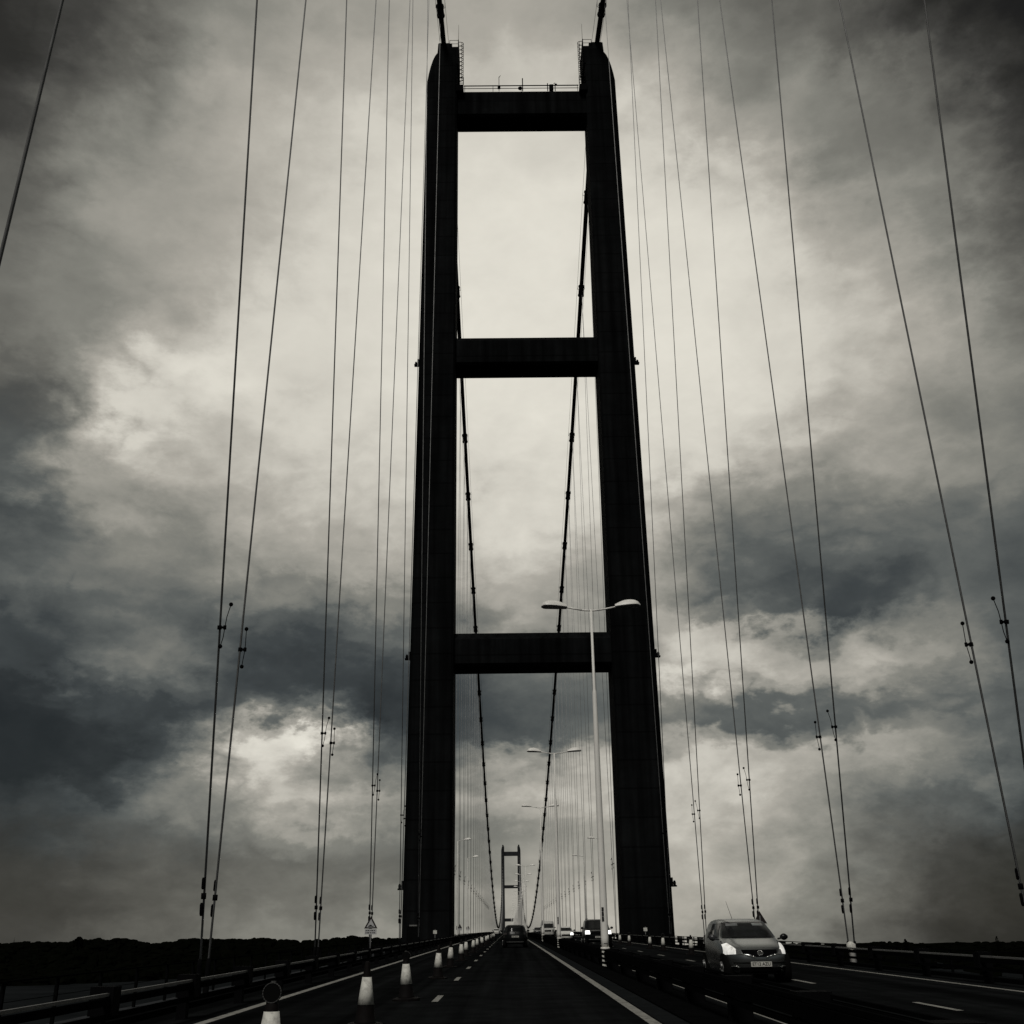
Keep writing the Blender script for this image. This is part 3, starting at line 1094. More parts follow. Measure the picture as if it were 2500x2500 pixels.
def barrier(name, x, y0, step, label, double=False):
    root = empty(name, (x, 0, 0))
    tag(root, label, 'crash barrier')
    q = 0 if double else (1 if x < 0 else -1)
    # rails: an added pale strip painting sky light on top of a dark beam, a second dark beam, a thin low rail
    def rails(xa, xb):
        g = MB(); beam(g, (xa + xb) / 2 - .025, (xa + xb) / 2 + .025, .585, .625)
        part(g, 'beam_top_tone', M['galv'] if not double else M['dark_steel'], root)
        g = MB(); beam(g, xa, xb, .47 if not double else .40, .56)
        part(g, 'upper_beam', M['dark_steel'], root)
        g = MB(); beam(g, xa, xb, .29, .36)
        part(g, 'lower_beam', M['dark_steel'], root)
    if double:
        rails(-.24, -.16); rails(.16, .24)
    else:
        a, b = sorted((q * .08, q * .17))
        rails(a, b)
    g = MB()
    if double:
        g.box(-.17, .17, -.13, .13, -.02, .30)
        g.box(-.20, .20, -.18, .18, .30, .655)
    else:
        a, b = sorted((-q * .10, q * .06))
        g.box(a, b, -.09, .09, -.35, .34)
        a, b = sorted((-q * .12, q * .20))
        g.box(a, b, -.14, .16, .34, .70)
    me = g.mesh('post', M['black_steel'])
    ys = yrange(y0, 1360, step)
    for y in ys[:100]:
        o = bpy.data.objects.new('post', me)
        COL.objects.link(o)
        o.parent = root
        o.location = (0, y, dz(y))
    g = MB()
    for y in ys[100:]:
        d = dz(y)
        g.box(-.12, .12, y - .12, y + .12, d - .3, d + .68)
    tag(part(g, 'post', M['black_steel'], root), kind='stuff')
    return root


barrier('crash_barrier', -8.4, -113.8, 4.0, 'left crash barrier with painted-light top strip and black block posts, beside the coned-off lane')
barrier('crash_barrier', 8.6, -114.2, 4.0, 'right crash barrier with painted-light top strip, beyond the oncoming lanes')
barrier('crash_barrier', 0.68, -112.7, 4.2, 'black double-sided crash barrier along the central reservation', True)


def parapet(x, label):
    root = empty('parapet', (x, 0, 0))
    tag(root, label, 'railing')
    g = MB(); beam(g, -.03, .03, .36, .40)
    part(g, 'handrail', M['dark_steel'], root)
    g = MB()
    for z in (-.40, -.05):
        beam(g, -.006, .006, z, z + .012)
    part(g, 'wires', M['dark_steel'], root)
    g = MB(); g.box(-.04, .04, -.04, .04, -.72, .40)
    me = g.mesh('post', M['dark_steel'])
    ys = yrange(-112, 1360, 3.0)
    for y in ys[:80]:
        o = bpy.data.objects.new('post', me)
        COL.objects.link(o)
        o.parent = root
        o.location = (0, y, dz(y))
    g = MB()
    for y in ys[80:]:
        g.box(-.04, .04, y - .04, y + .04, dz(y) - .72, dz(y) + .4)
    tag(part(g, 'post', M['dark_steel'], root), kind='stuff')


parapet(-14.1, 'dark footway railing on the left edge of the deck, above the water')
parapet(14.1, 'dark footway railing on the right edge of the deck')

# ------------------------------------------------------------------ lamps


def lamp_head(root, q, x0, z0, x1):
    """a flat cobra head: domed white shell with a dark underside"""
    g = MB()
    L = abs(x1 - x0)

    def sec(t):
        w = (.13 + .12 * math.sin(min(1, t * 1.5) * math.pi / 2)) * (1 if t < .8 else math.sqrt(max(.02, 1 - ((t - .8) / .205) ** 2)))
        hh = (.10 + .15 * math.sin(min(1, t * 2.0) * math.pi / 2)) * (1 if t < .55 else math.sqrt(max(.02, 1 - ((t - .55) / .46) ** 2)))
        x = x0 + q * L * t
        zz = z0 + .05 * math.sin(t * math.pi * .5)
        return x, w, hh, zz
    rg = []
    for i in range(11):
        x, w, hh, zz = sec(i / 10)
        ring = [(x, w * math.cos(a), zz + hh * math.sin(a)) for a in [math.pi * k / 8 for k in range(9)]]
        rg.append(ring)
    b = len(g.v)
    for ring in rg:
        g.v += ring
    for i in range(10):
        for k in range(8):
            f_ = (b + i * 9 + k, b + i * 9 + k + 1, b + (i + 1) * 9 + k + 1, b + (i + 1) * 9 + k)
            g.f.append(f_ if q < 0 else f_[::-1]); g.mi.append(0); g.sm.append(True)
    for ring in (rg[0], rg[-1]):
        g.quad(ring)
    h_ = part(g, 'lamp_head', M['lamp_white'], root)
    g = MB()
    lo, hi = [], []
    for i in range(11):
        x, w, hh, zz = sec(i / 10)
        lo.append((x, w * .97, zz - .035)); hi.append((x, -w * .97, zz - .035))
    for i in range(10):
        for dzz in (0, .04):
            g.quad([(lo[i][0], lo[i][1], lo[i][2] + dzz), (lo[i + 1][0], lo[i + 1][1], lo[i + 1][2] + dzz),
                    (hi[i + 1][0], hi[i + 1][1], hi[i + 1][2] + dzz), (hi[i][0], hi[i][1], hi[i][2] + dzz)])
        g.quad([lo[i], lo[i + 1], (lo[i + 1][0], lo[i + 1][1], lo[i + 1][2] + .04), (lo[i][0], lo[i][1], lo[i][2] + .04)])
        g.quad([hi[i], hi[i + 1], (hi[i + 1][0], hi[i + 1][1], hi[i + 1][2] + .04), (hi[i][0], hi[i][1], hi[i][2] + .04)])
    part(g, 'lens', M['lens'], h_)


def column(root, h, zb):
    g = MB()
    g.lathe([(.135, .62 + zb), (.135, 1.0), (.13, 2.2), (.118, 4.5), (.098, 8.0), (.085, 9.6), (.075, 9.7), (.055, 9.8), (.045, h)], 14)
    g.tube((0, 0, .60 + zb), (0, 0, .66 + zb), .16, n=14)
    part(g, 'post', M['lamp_white'], root)
    g = MB()
    g.box(-.14, .14, -.14, .14, zb, zb + .60)
    bx_ = part(g, 'base_box', M['black_steel'], root)
    g = MB()
    for k in range(4):
        z = zb + .08 + .14 * k
        g.quad([(-.13, -.144, z), (.02, -.144, z - .03), (.02, -.144, z + .03), (-.13, -.144, z + .06)])
    part(g, 'hazard_stripes', M['cone_white'], bx_)
    g = MB()
    for k in range(3):
        z = 1.55 + .16 * k
        g.box(-.085, -.01, -.152, -.128, z, z + .13)
    part(g, 'number_plates', M['ink'], root)
    g = MB()
    g.box(-.05, .08, -.141, -.128, .78 + zb, .80 + zb)
    part(g, 'door_seam', M['ink'], root)


def double_lamp():
    root = empty('street_lamp')
    h = 12.95
    column(root, h, 0.03)
    g = MB()
    for q in (-1, 1):
        g.path([(0, 0, h - .05), (q * .35, 0, h - .02), (q * .98, 0, h + .10)], .035, 8)
    part(g, 'arm', M['lamp_white'], root)
    for q in (-1, 1):
        lamp_head(root, q, q * .95, h + .10, q * 1.95)
    return root


def single_lamp():
    root = empty('street_lamp')
    h = 12.7
    column(root, h, 0.0)
    g = MB()
    g.path([(0, 0, h - .1), (.04, 0, h), (.5, 0, h + .10), (.9, 0, h + .16)], .035, 8)
    part(g, 'arm', M['lamp_white'], root)
    lamp_head(root, 1, .88, h + .16, 1.85)
    return root


dl = double_lamp()
LAMP_Y = [-74.1 + 36.3 * k for k in range(39)]
near_lab = ['tallest white double-armed street lamp, nearest on the central reservation',
            'second white double-armed lamp, standing behind the nearest one',
            'third white double-armed lamp, at the foot of the black tower']
cnt = 0
for k, y in enumerate(LAMP_Y):
    if k in (3, 4) or y > 1330:
        continue
    if k < 3:
        lb = near_lab[k]
    elif k < 10:
        lb = '%s small double-armed lamp in the row beyond the tower portal' % ORD[k - 5]
    else:
        lb = 'tiny double-armed lamp in the far row, lined up in front of the far tower'
    o = place(dl, cnt == 0, (0.5, y, dz(y)), None, lb, 'double-armed lamps along the central reservation')
    tag(o, cat='street lamp')
    cnt += 1
sl_ = single_lamp()
cnt = 0
for s, side in ((-1, 'left'), (1, 'right')):
    for k, nm_ in ((3, 'nearer'), (4, 'farther')):
        y = LAMP_Y[k]
        o = place(sl_, cnt == 0, (s * 9.75, y, dz(y) - .3), 0 if s < 0 else math.pi,
                  '%s single-armed lamp at the %s roadside just beyond the black tower' % (nm_, side), 'single-armed lamps beyond the tower')
        tag(o, cat='street lamp')
        cnt += 1

# ------------------------------------------------------------------ traffic cones


def cone(with_lamp):
    root = empty('traffic_cone')
    H = .92
    top = .78 if with_lamp else H

    def rad(z):
        return .16 - (.16 - .035) * (z - .06) / (H - .06)
    g = MB()
    g.lathe([(rad(.06) + .02, .05), (rad(.08), .085), (rad(.315), .315), (rad(.70), .70), (rad(top - .02), top - .02), (rad(top) * .8, top)], 20)
    part(g, 'body', M['cone_dark'], root)
    g = MB()
    pts = []
    for k in range(8):
        a = math.pi / 4 * k + math.pi / 8
        pts.append((.29 * math.cos(a), .29 * math.sin(a)))
    g.rings([[(x, y, 0) for x, y in pts], [(x, y, .04) for x, y in pts], [(x * .8, y * .8, .062) for x, y in pts]], True, 0, False)
    part(g, 'foot', M['cone_dark'], root)
    g = MB()
    g.lathe([(rad(.315) + .004, .315), (rad(.50) + .004, .50), (rad(.70) + .004, .70)], 20)
    part(g, 'sleeve', M['cone_white'], root)
    if with_lamp:
        g = MB()
        g.box(-.05, .05, -.03, .05, top - .03, top + .03)
        b_ = part(g, 'warning_lamp', M['cone_dark'], root)
        g = MB()
        c = Vector((0, -.01, top + .075))
        g.tube(c + Vector((0, -.035, 0)), c + Vector((0, .035, 0)), .082, n=22)
        part(g, 'lens', M['tyre'], b_)
        g = MB()
        n = 22
        for k in range(n):
            a, b2 = 2 * math.pi * k / n, 2 * math.pi * (k + 1) / n
            g.tube(c + Vector((.084 * math.cos(a), -.036, .084 * math.sin(a))), c + Vector((.084 * math.cos(b2), -.036, .084 * math.sin(b2))), .005, n=5)
        g.box(-.02, .02, -.02, .02, top + .15, top + .175)
        part(g, 'lens_rim', M['rubber_grey'], b_)
    return root


cl, cp = cone(True), cone(False)
ul = up_ = 0
LEFT = [(-5.02, -102.9, 1, 'traffic cone with a round warning lamp, cut off by the bottom edge of the picture'),
        (-5.05, -95.8, 0, 'plain traffic cone at the bottom of the picture, second in the left row'),
        (-4.98, -89.7, 2, 'traffic cone with a small black lamp on its tip, third in the left row'),
        (-4.95, -80.0, 0, 'plain traffic cone, fourth in the left row'),
        (-5.08, -70.6, 0, 'plain traffic cone, fifth in the left row'),
        (-5.0, -62.7, 0, 'plain traffic cone, sixth in the left row'),
        (-5.1, -54.5, 0, 'plain traffic cone, seventh in the left row'),
        (-5.0, -46.5, 0, 'plain traffic cone, eighth in the left row')]
LEFT += [(-5.0 + .12 * math.sin(k * 2.3), -38.0 + 8.6 * k + 1.5 * math.sin(k * 1.9), 0, 'small distant traffic cone at the far end of the left row') for k in range(11)]
for x, y, kind_, lb in LEFT:
    if kind_:
        o = place(cl, ul == 0, (x, y, dz(y)), R(0) if kind_ == 1 else R(170), lb, 'traffic cones closing the left lane'); ul += 1
    else:
        o = place(cp, up_ == 0, (x, y, dz(y)), random.uniform(0, 1), lb, 'traffic cones closing the left lane'); up_ += 1
    o.rotation_euler = (random.uniform(-.025, .025), random.uniform(-.03, .03), o.rotation_euler[2])
    tag(o, cat='traffic cone')
RIGHT = [(6.2, -57.3, 0, 'plain traffic cone nearest the silver car on the oncoming side'),
         (6.2, -47.1, 1, 'lamp-topped traffic cone in front of the right tower leg, next to the nearest plain one'),
         (6.2, -40.9, 0, 'plain traffic cone in front of the middle of the right tower leg'),
         (6.2, -28.4, 1, 'lamp-topped traffic cone in front of the inner edge of the right tower leg'),
         (6.2, -21.3, 0, 'plain traffic cone farthest away on the oncoming side, beside the dark off-roader')]
for x, y, kind_, lb in RIGHT:
    src = cl if kind_ else cp
    o = place(src, False, (x, y, dz(y)), R(10), lb, 'traffic cones closing the oncoming outer lane')
    tag(o, cat='traffic cone')

# ------------------------------------------------------------------ signs


def warning_sign(back=False):
    root = empty('warning_sign')
    g = MB()
    g.tube((0, .03, -.75), (0, .03, 1.8), .035, n=8)
    part(g, 'post', M['sign_back'], root)
    def tri(r, y, zc):
        return [(r * math.cos(a), y, zc + r * math.sin(a)) for a in (R(90), R(210), R(330))]
    g = MB()
    a, b = tri(.42, -.012, 1.62), tri(.42, .0, 1.62)
    g.quad(a); g.quad(b[::-1])
    for k in range(3):
        k2 = (k + 1) % 3
        g.quad([a[k], b[k], b[k2], a[k2]])
    part(g, 'triangle_border', M['sign_border'], root)
    g = MB()
    g.quad(tri(.275, -.016, 1.61))
    t_ = part(g, 'triangle_face', M['sign_white'], root)
    g = MB()
    y = -.020
    g.quad([(-.15, y, 1.50), (.15, y, 1.50), (.145, y, 1.545), (.06, y, 1.55), (.03, y, 1.60), (-.06, y, 1.60), (-.10, y, 1.55), (-.15, y, 1.54)])
    part(g, 'pictogram', M['ink'], t_)
    g = MB(); g.box(-.32, .32, -.012, .0, 1.11, 1.39)
    p_ = part(g, 'supplementary_plate', M['sign_white'], root)
    g = MB()
    for zz, ws_ in ((1.28, (.06, .09, .05, .10, .06)), (1.17, (.05, .11, .07, .05, .08))):
        x = -.27
        for w in ws_:
            g.quad([(x, -.016, zz), (x + w, -.016, zz), (x + w, -.016, zz + .05), (x, -.016, zz + .05)])
            x += w + .035
    part(g, 'text_lines', M['ink'], p_)
    return root


ws = warning_sign()
tag(place(ws, True, (-10.35, -52.6, dz(-52.6)), 0, 'triangular warning sign with a white text plate, left of the road before the tower'), cat='road sign')
o = copy_tree(ws); o.location = (10.45, -54.2, dz(-54.2)); o.rotation_euler = (0, 0, math.pi)
tag(o, 'triangular sign seen from behind, its tip above the roof of the silver car', 'road sign')
for yy, lb in ((60, 'small dark triangular sign beyond the left tower leg, the nearer of two'), (93, 'small dark triangular sign beyond the left tower leg, the farther of two')):
    o = copy_tree(ws); o.location = (-10.5, yy, dz(yy)); o.rotation_euler = (0, 0, math.pi)
    tag(o, lb, 'road sign', 'small dark signs beyond the tower')

root = empty('marker_post', (9.95, -71.3, dz(-71.3)))
tag(root, 'stout pale round marker post at the foot of the hangers right of the silver car', 'post')
g = MB(); g.lathe([(.125, -.72), (.125, .36), (.15, .38), (.15, .43), (.11, .45)], 16)
part(g, 'post', M['lamp_white'], root)
g = MB(); g.lathe([(.11, .45), (.16, .52), (.15, .66), (.07, .73), (.02, .74)], 14, (-.03, 0, 0))
g.box(-.02, .10, -.17, -.10, .5, .66)
part(g, 'cap', M['cone_white'], root)

root = empty('equipment_cabinet', (-11.9, -7.5, dz(-7.5) - .7))
tag(root, 'dark equipment cabinet on the footway in front of the left tower leg', 'cabinet')
g = MB(); g.box(-.6, .6, -.4, .4, 0, 2.3)
part(g, 'body', M['dark_steel'], root, .03)
g = MB(); g.box(-.35, .35, -.45, .45, 2.3, 2.42)
part(g, 'lid', M['galv'], root)
for x, y, lb in ((-9.75, -9.0, 'small white plate on a short post before the left tower leg'), (9.75, -9.5, 'small white plate on a short post before the right tower leg')):
    root = empty('marker_sign', (x, y, dz(y) - .7))
    tag(root, lb, 'sign')
    g = MB(); g.tube((0, 0, 0), (0, 0, 2.0), .03)
    part(g, 'post', M['galv'], root)
    g = MB(); g.box(-.17, .17, -.05, -.03, 1.62, 1.92)
    part(g, 'plate', M['cone_white'], root)

# ------------------------------------------------------------------ vehicles


class Car:
    """a body lofted from plan outlines stacked in height; panes and lamps follow its surface.
    The nose points to -y."""

    def __init__(self, levels, n=3.6):
        self.lv = levels        # (z, front, rear, half_width)
        self.n = n

    def at(self, z):
        L = self.lv
        if z <= L[0][0]: return L[0][1:]
        for a, b in zip(L, L[1:]):
            if z <= b[0]:
                t = (z - a[0]) / (b[0] - a[0])
                return tuple(a[i] + (b[i] - a[i]) * t for i in (1, 2, 3))
        return L[-1][1:]

    def ring(self, z, m=56):
        f, r, w = self.at(z)
        cy, hl = (r - f) / 2, (r + f) / 2
        out = []
        for k in range(m):
            a = 2 * math.pi * k / m
            c, s = math.cos(a), math.sin(a)
            x = w * math.copysign(abs(c) ** (2 / self.n), c)
            y = cy + hl * math.copysign(abs(s) ** (2 / self.n), s)
            out.append((x, y, z))
        return out

    def body(self):
        g = MB()
        zs = []
        for a, b in zip(self.lv, self.lv[1:]):
            k = max(1, int((b[0] - a[0]) / .06))
            zs += [a[0] + (b[0] - a[0]) * i / k for i in range(k)]
        zs.append(self.lv[-1][0])
        g.rings([self.ring(z) for z in zs])
        return g

    def end(self, x, z, sgn):
        f, r, w = self.at(z)
        cy, hl = (r - f) / 2, (r + f) / 2
        q = min(.999, abs(x) / w)
        return Vector((x, cy + sgn * hl * (1 - q ** self.n) ** (1 / self.n), z))

    def side(self, y, z, sgn):
        f, r, w = self.at(z)
        cy, hl = (r - f) / 2, (r + f) / 2
        q = min(.999, abs(y - cy) / hl)
        return Vector((sgn * w * (1 - q ** self.n) ** (1 / self.n), y, z))

    def patch(self, kind, sgn, corners, off, nu=10, nv=6, thick=.02):
        """corners: lower-left, lower-right, upper-right, upper-left in (x or y, z)"""
        fn0 = (lambda a, z: self.end(a, z, sgn)) if kind == 'end' else (lambda a, z: self.side(a, z, sgn))
        c0, c1, c2, c3 = corners

        def pos(u_, v_):
            a = (c0[0] * (1 - u_) + c1[0] * u_) * (1 - v_) + (c3[0] * (1 - u_) + c2[0] * u_) * v_
            z = (c0[1] * (1 - u_) + c1[1] * u_) * (1 - v_) + (c3[1] * (1 - u_) + c2[1] * u_) * v_
            e = .004
            p = fn0(a, z)
            da = fn0(a + e, z) - fn0(a - e, z)
            db = fn0(a, z + e) - fn0(a, z - e)
            nrm = da.cross(db).normalized()
            ref = Vector((0, sgn, .3)) if kind == 'end' else Vector((sgn, 0, .3))
            if nrm.dot(ref) < 0: nrm = -nrm
            return p, nrm
        g = MB()
        outer = lambda u_, v_: pos(u_, v_)[0] + pos(u_, v_)[1] * off
        inner = lambda u_, v_: pos(u_, v_)[0] + pos(u_, v_)[1] * (off - thick)
        g.grid(outer, nu, nv)
        for seg in ([(i / nu, 0) for i in range(nu + 1)], [(1, j / nv) for j in range(nv + 1)],
                    [(1 - i / nu, 1) for i in range(nu + 1)], [(0, 1 - j / nv) for j in range(nv + 1)]):
            for a, b in zip(seg, seg[1:]):
                g.quad([inner(*a), inner(*b), outer(*b), outer(*a)])
        return g


def wheels(root, w, ys, r):
    pr = None
    for y in ys:
        for s in (-1, 1):
            g = MB()
            g.tube((s * (w - .30), y, r + .02), (s * (w + .006), y, r + .02), r + .055, n=24)
            part(g, 'wheel_arch', M['tyre'], root)
            g = MB()
            prof = [(r * .66, -.10), (r * .94, -.10), (r, -.06), (r, .06), (r * .94, .10), (r * .66, .10)]
            rg = [[(s * (w - .085) + s * xx, y + rr * math.cos(2 * math.pi * k / 24), r + rr * math.sin(2 * math.pi * k / 24)) for k in range(24)] for rr, xx in prof]
            g.rings(rg, True)
            t_ = part(g, 'wheel', M['tyre'], root)
            g = MB()
            g.tube((s * (w + .005), y, r), (s * (w + .020), y, r), r * .62, n=20)
            for k in range(5):
                a = k * 2 * math.pi / 5
                g.tube((s * (w + .022), y, r), (s * (w + .022), y + r * .6 * math.cos(a), r + r * .6 * math.sin(a)), .03, n=5)
            part(g, 'rim', M['rim'], t_)


def text_mesh(body, size, mat_, parent, loc, rot, name):
    cu = bpy.data.curves.new('lettering', 'FONT')
    cu.body = body
    cu.size = size
    cu.align_x = 'CENTER'; cu.align_y = 'CENTER'
    cu.extrude = .001
    cu.offset = .002
    tmp = bpy.data.objects.new('lettering', cu)
    COL.objects.link(tmp)
    dg = bpy.context.evaluated_depsgraph_get()
    me = bpy.data.meshes.new_from_object(tmp.evaluated_get(dg))
    bpy.data.objects.remove(tmp)
    me.materials.clear(); me.materials.append(mat_)
    o = bpy.data.objects.new(name, me)
    COL.objects.link(o)
    o.parent = parent
    o.location = loc; o.rotation_euler = rot
    KIDS.setdefault(parent.name, []).append(o)
    return o


def mirror(root, s, x, y, z, m):
    g = MB()
    c = Vector((s * (x + .11), y, z))
    rg = []
    for i in range(6):
        t = i / 5
        k = math.sin(math.pi * (.12 + .76 * t))
        rg.append([(c.x + s * (-.10 + .2 * t), c.y + .07 * k * math.cos(a), c.z + .085 * k * math.sin(a)) for a in [2 * math.pi * q / 12 for q in range(12)]])
    g.rings(rg)
    g.tube((s * (x - .06), y + .02, z - .05), (s * (x + .04), y, z - .03), .025, n=6)
    part(g, 'wing_mirror', m, root)


# --- silver people carrier, oncoming, lamps lit
root = empty('silver_car', (3.47, -83.0, dz(-83.0)))
tag(root, 'silver people carrier with lit headlamps coming towards the camera, right of the barrier', 'car')
nc = Car([(.20, 1.90, 1.88, .74), (.27, 1.99, 1.98, .80), (.45, 2.04, 2.04, .838), (.62, 2.04, 2.04, .845), (.73, 1.99, 2.04, .845),
          (.82, 1.84, 2.03, .843), (.92, 1.52, 2.02, .835), (1.00, 1.22, 2.0, .82), (1.05, 1.06, 1.99, .81), (1.22, .74, 1.94, .755), (1.40, .36, 1.85, .675),
          (1.48, .10, 1.72, .60), (1.525, -.25, 1.45, .50), (1.54, -.6, 1.1, .30)])
part(nc.body(), 'body', M['silver'], root)
part(nc.patch('end', -1, [(-.70, 1.055), (.70, 1.055), (.56, 1.425), (-.56, 1.425)], .006, 16, 10, .02), 'dashboard_shade', M['cabin'], root)
for xa, xb in ((-.50, -.20), (.20, .50)):
    part(nc.patch('end', -1, [(xa, 1.335), (xb, 1.335), (xb * .95, 1.40), (xa * .95, 1.40)], .010, 6, 3, .004), 'sun_visor', M['visor'], root)
part(nc.patch('end', -1, [(-.715, 1.045), (.715, 1.045), (.575, 1.435), (-.575, 1.435)], .020, 18, 10, .004), 'windscreen', M['screen'], root)
for s in (-1, 1):
    part(nc.patch('side', s, [(-.55, 1.06), (.42, 1.04), (.42, 1.40), (-.12, 1.40)], .010, 8, 6), 'side_window', M['glass'], root)
    part(nc.patch('side', s, [(.48, 1.04), (1.30, 1.06), (1.15, 1.40), (.48, 1.40)], .010, 8, 6), 'side_window', M['glass'], root)
    cs = [(s * .47, .675), (s * .79, .65), (s * .77, .89), (s * .67, .92)]
    if s < 0: cs = [cs[1], cs[0], cs[3], cs[2]]
    part(nc.patch('end', -1, cs, .014, 8, 8, .03), 'headlight', M['headlight'], root)
    cs = [(s * .455, .655), (s * .57, .650), (s * .56, .76), (s * .515, .76)]
    if s < 0: cs = [cs[1], cs[0], cs[3], cs[2]]
    part(nc.patch('end', -1, cs, .020, 4, 4, .03), 'indicator', M['lamp_glass'], root)
    mirror(root, s, .83, -.78, 1.06, M['black_paint'] if s > 0 else M['grey_paint'])
    g = nc.patch('end', -1, [(s * .62 - .085, .30), (s * .62 + .085, .30), (s * .62 + .075, .37), (s * .62 - .075, .37)], .012, 4, 3)
    part(g, 'fog_lamp', M['black_steel'], root)
    g = MB()
    pts = []
    for k in range(7):
        a = math.pi * (.12 + .76 * k / 6)
        p = nc.end(s * .62 + .095 * math.cos(a), .325 + .06 * math.sin(a), -1)
        pts.append(p + Vector((0, -.02, 0)))
    g.path(pts, .011, 5)
    part(g, 'fog_lamp_trim', M['chrome'], root)
# grille, wing-shaped trim, ring emblem with a bar
part(nc.patch('end', -1, [(-.42, .665), (.42, .665), (.455, .765), (-.455, .765)], .008, 14, 4), 'grille', M['black_steel'], root)
part(nc.patch('end', -1, [(-.14, .60), (.14, .60), (.30, .67), (-.30, .67)], .010, 10, 3), 'grille', M['black_steel'], root)
for s in (-1, 1):
    g = MB()
    pts = [nc.end(s * x, z, -1) + Vector((0, -.02, 0)) for x, z in ((.46, .668), (.34, .640), (.22, .612), (.13, .592))]
    g.path(pts, .013, 6)
    part(g, 'grille_trim', M['chrome'], root)
c = nc.end(0, .69, -1) + Vector((0, -.025, 0))
g = MB()
for k in range(16):
    a, b = 2 * math.pi * k / 16, 2 * math.pi * (k + 1) / 16
    g.tube(c + Vector((.062 * math.cos(a), 0, .055 * math.sin(a))), c + Vector((.062 * math.cos(b), 0, .055 * math.sin(b))), .012, n=6)
g.box(c.x - .078, c.x + .078, c.y - .014, c.y + .006, c.z - .016, c.z + .016)
part(g, 'emblem', M['chrome'], root)
part(nc.patch('end', -1, [(-.62, .455), (.62, .455), (.64, .475), (-.64, .475)], .010, 14, 2), 'bumper_crease', M['black_steel'], root)
part(nc.patch('end', -1, [(-.50, .235), (.50, .235), (.54, .36), (-.54, .36)], .008, 14, 4), 'air_intake', M['black_steel'], root)
yp = nc.end(0, .44, -1).y - .035
g = MB(); g.box(-.26, .26, yp, yp + .03, .375, .490)
pl = part(g, 'number_plate', M['plate'], root)
text_mesh('ET12 AZU', .105, M['ink'], pl, (0, yp - .002, .4325), (math.pi / 2, 0, 0), 'registration')
wheels(root, .835, (-1.30, 1.30), .305)
g = MB(); g.tube((-.12, .55, 1.52), (-.18, .95, 2.0), .007, .004, 5)
part(g, 'aerial', M['black_steel'], root)
g = MB()
for x in (-.36, .36):
    g.box(x - .22, x + .22, -.05, .10, 1.02, 1.30)
part(g, 'wiper', M['black_steel'], root) if False else None


def simple_car(name, loc, rz, levels, paint, label, n=3.6, lit=None, front_plate=None, w=.85, wys=(-1.3, 1.3), wr=.31, belt=(1.0, 1.38), facing='front'):
    root = empty(name, loc, rz)
    tag(root, label, 'car')
    c_ = Car(levels, n)
    part(c_.body(), 'body', paint, root)
    z0, z1 = belt
    for sgn, nm_ in ((-1, 'windscreen'), (1, 'rear_window')):
        wa = c_.at(z0)[2] * .86; wb_ = c_.at(z1)[2] * .82
        part(c_.patch('end', sgn, [(-wa, z0), (wa, z0), (wb_, z1), (-wb_, z1)], .012, 12, 6), nm_, M['glass'], root)
    for s in (-1, 1):
        f0 = c_.at(z0)[0]; f1 = c_.at(z1)[0]; r0 = c_.at(z0)[1]; r1 = c_.at(z1)[1]
        part(c_.patch('side', s, [(-f0 * .55, z0), (r0 * .72, z0), (r1 * .66, z1), (-f1 * .35 + .1, z1)], .010, 10, 5), 'side_window', M['glass'], root)
        mirror(root, s, w - .02, -f0 * .62, z0 + .06, M['black_paint'])
    wheels(root, w - .01, wys, wr)
    return root, c_


# --- dark car ahead, seen from behind
root, c_ = simple_car('dark_car', (-2.42, -29.5, dz(-29.5)), math.pi and 0,
    [(.24, 1.98, 1.98, .78), (.32, 2.06, 2.06, .87), (.60, 2.10, 2.12, .90), (.85, 2.0, 2.10, .90), (1.0, 1.5, 2.05, .88), (1.05, 1.25, 2.02, .86), (1.38, .55, 1.85, .72), (1.5, .2, 1.68, .62), (1.545, -.2, 1.4, .45)],
    M['black_paint'], 'black hatchback ahead in our lane, seen from behind', w=.90, belt=(1.08, 1.40))
root.rotation_euler = (0, 0, math.pi)
for s in (-1, 1):
    cs = [(s * .62, .88), (s * .84, .86), (s * .82, 1.0), (s * .64, 1.0)]
    if s < 0: cs = [cs[1], cs[0], cs[3], cs[2]]
    part(c_.patch('end', 1, cs, .012, 5, 4), 'tail_light', M['tail'], root)
yp = c_.end(0, .72, 1).y
g = MB(); g.box(-.26, .26, yp + .005, yp + .03, .68, .79)
pl = part(g, 'number_plate', M['plate'], root)
g = MB()
for k in range(7):
    x = -.21 + .065 * k + (.02 if k > 3 else 0)
    g.box(x, x + .04, yp + .028, yp + .033, .70, .77)
part(g, 'registration', M['ink'], pl)
part(c_.patch('end', 1, [(-.62, .36), (.62, .36), (.62, .40), (-.62, .40)], .012, 12, 2), 'bumper_trim', M['rim'], root)
g = MB(); g.box(-.04, .04, yp - .06, yp + .035, 1.02, 1.06)
part(g, 'badge', M['chrome'], root)
g = MB(); g.tube((0, .9, 1.53), (0, 1.25, 1.72), .01, n=5)
part(g, 'aerial', M['black_steel'], root)

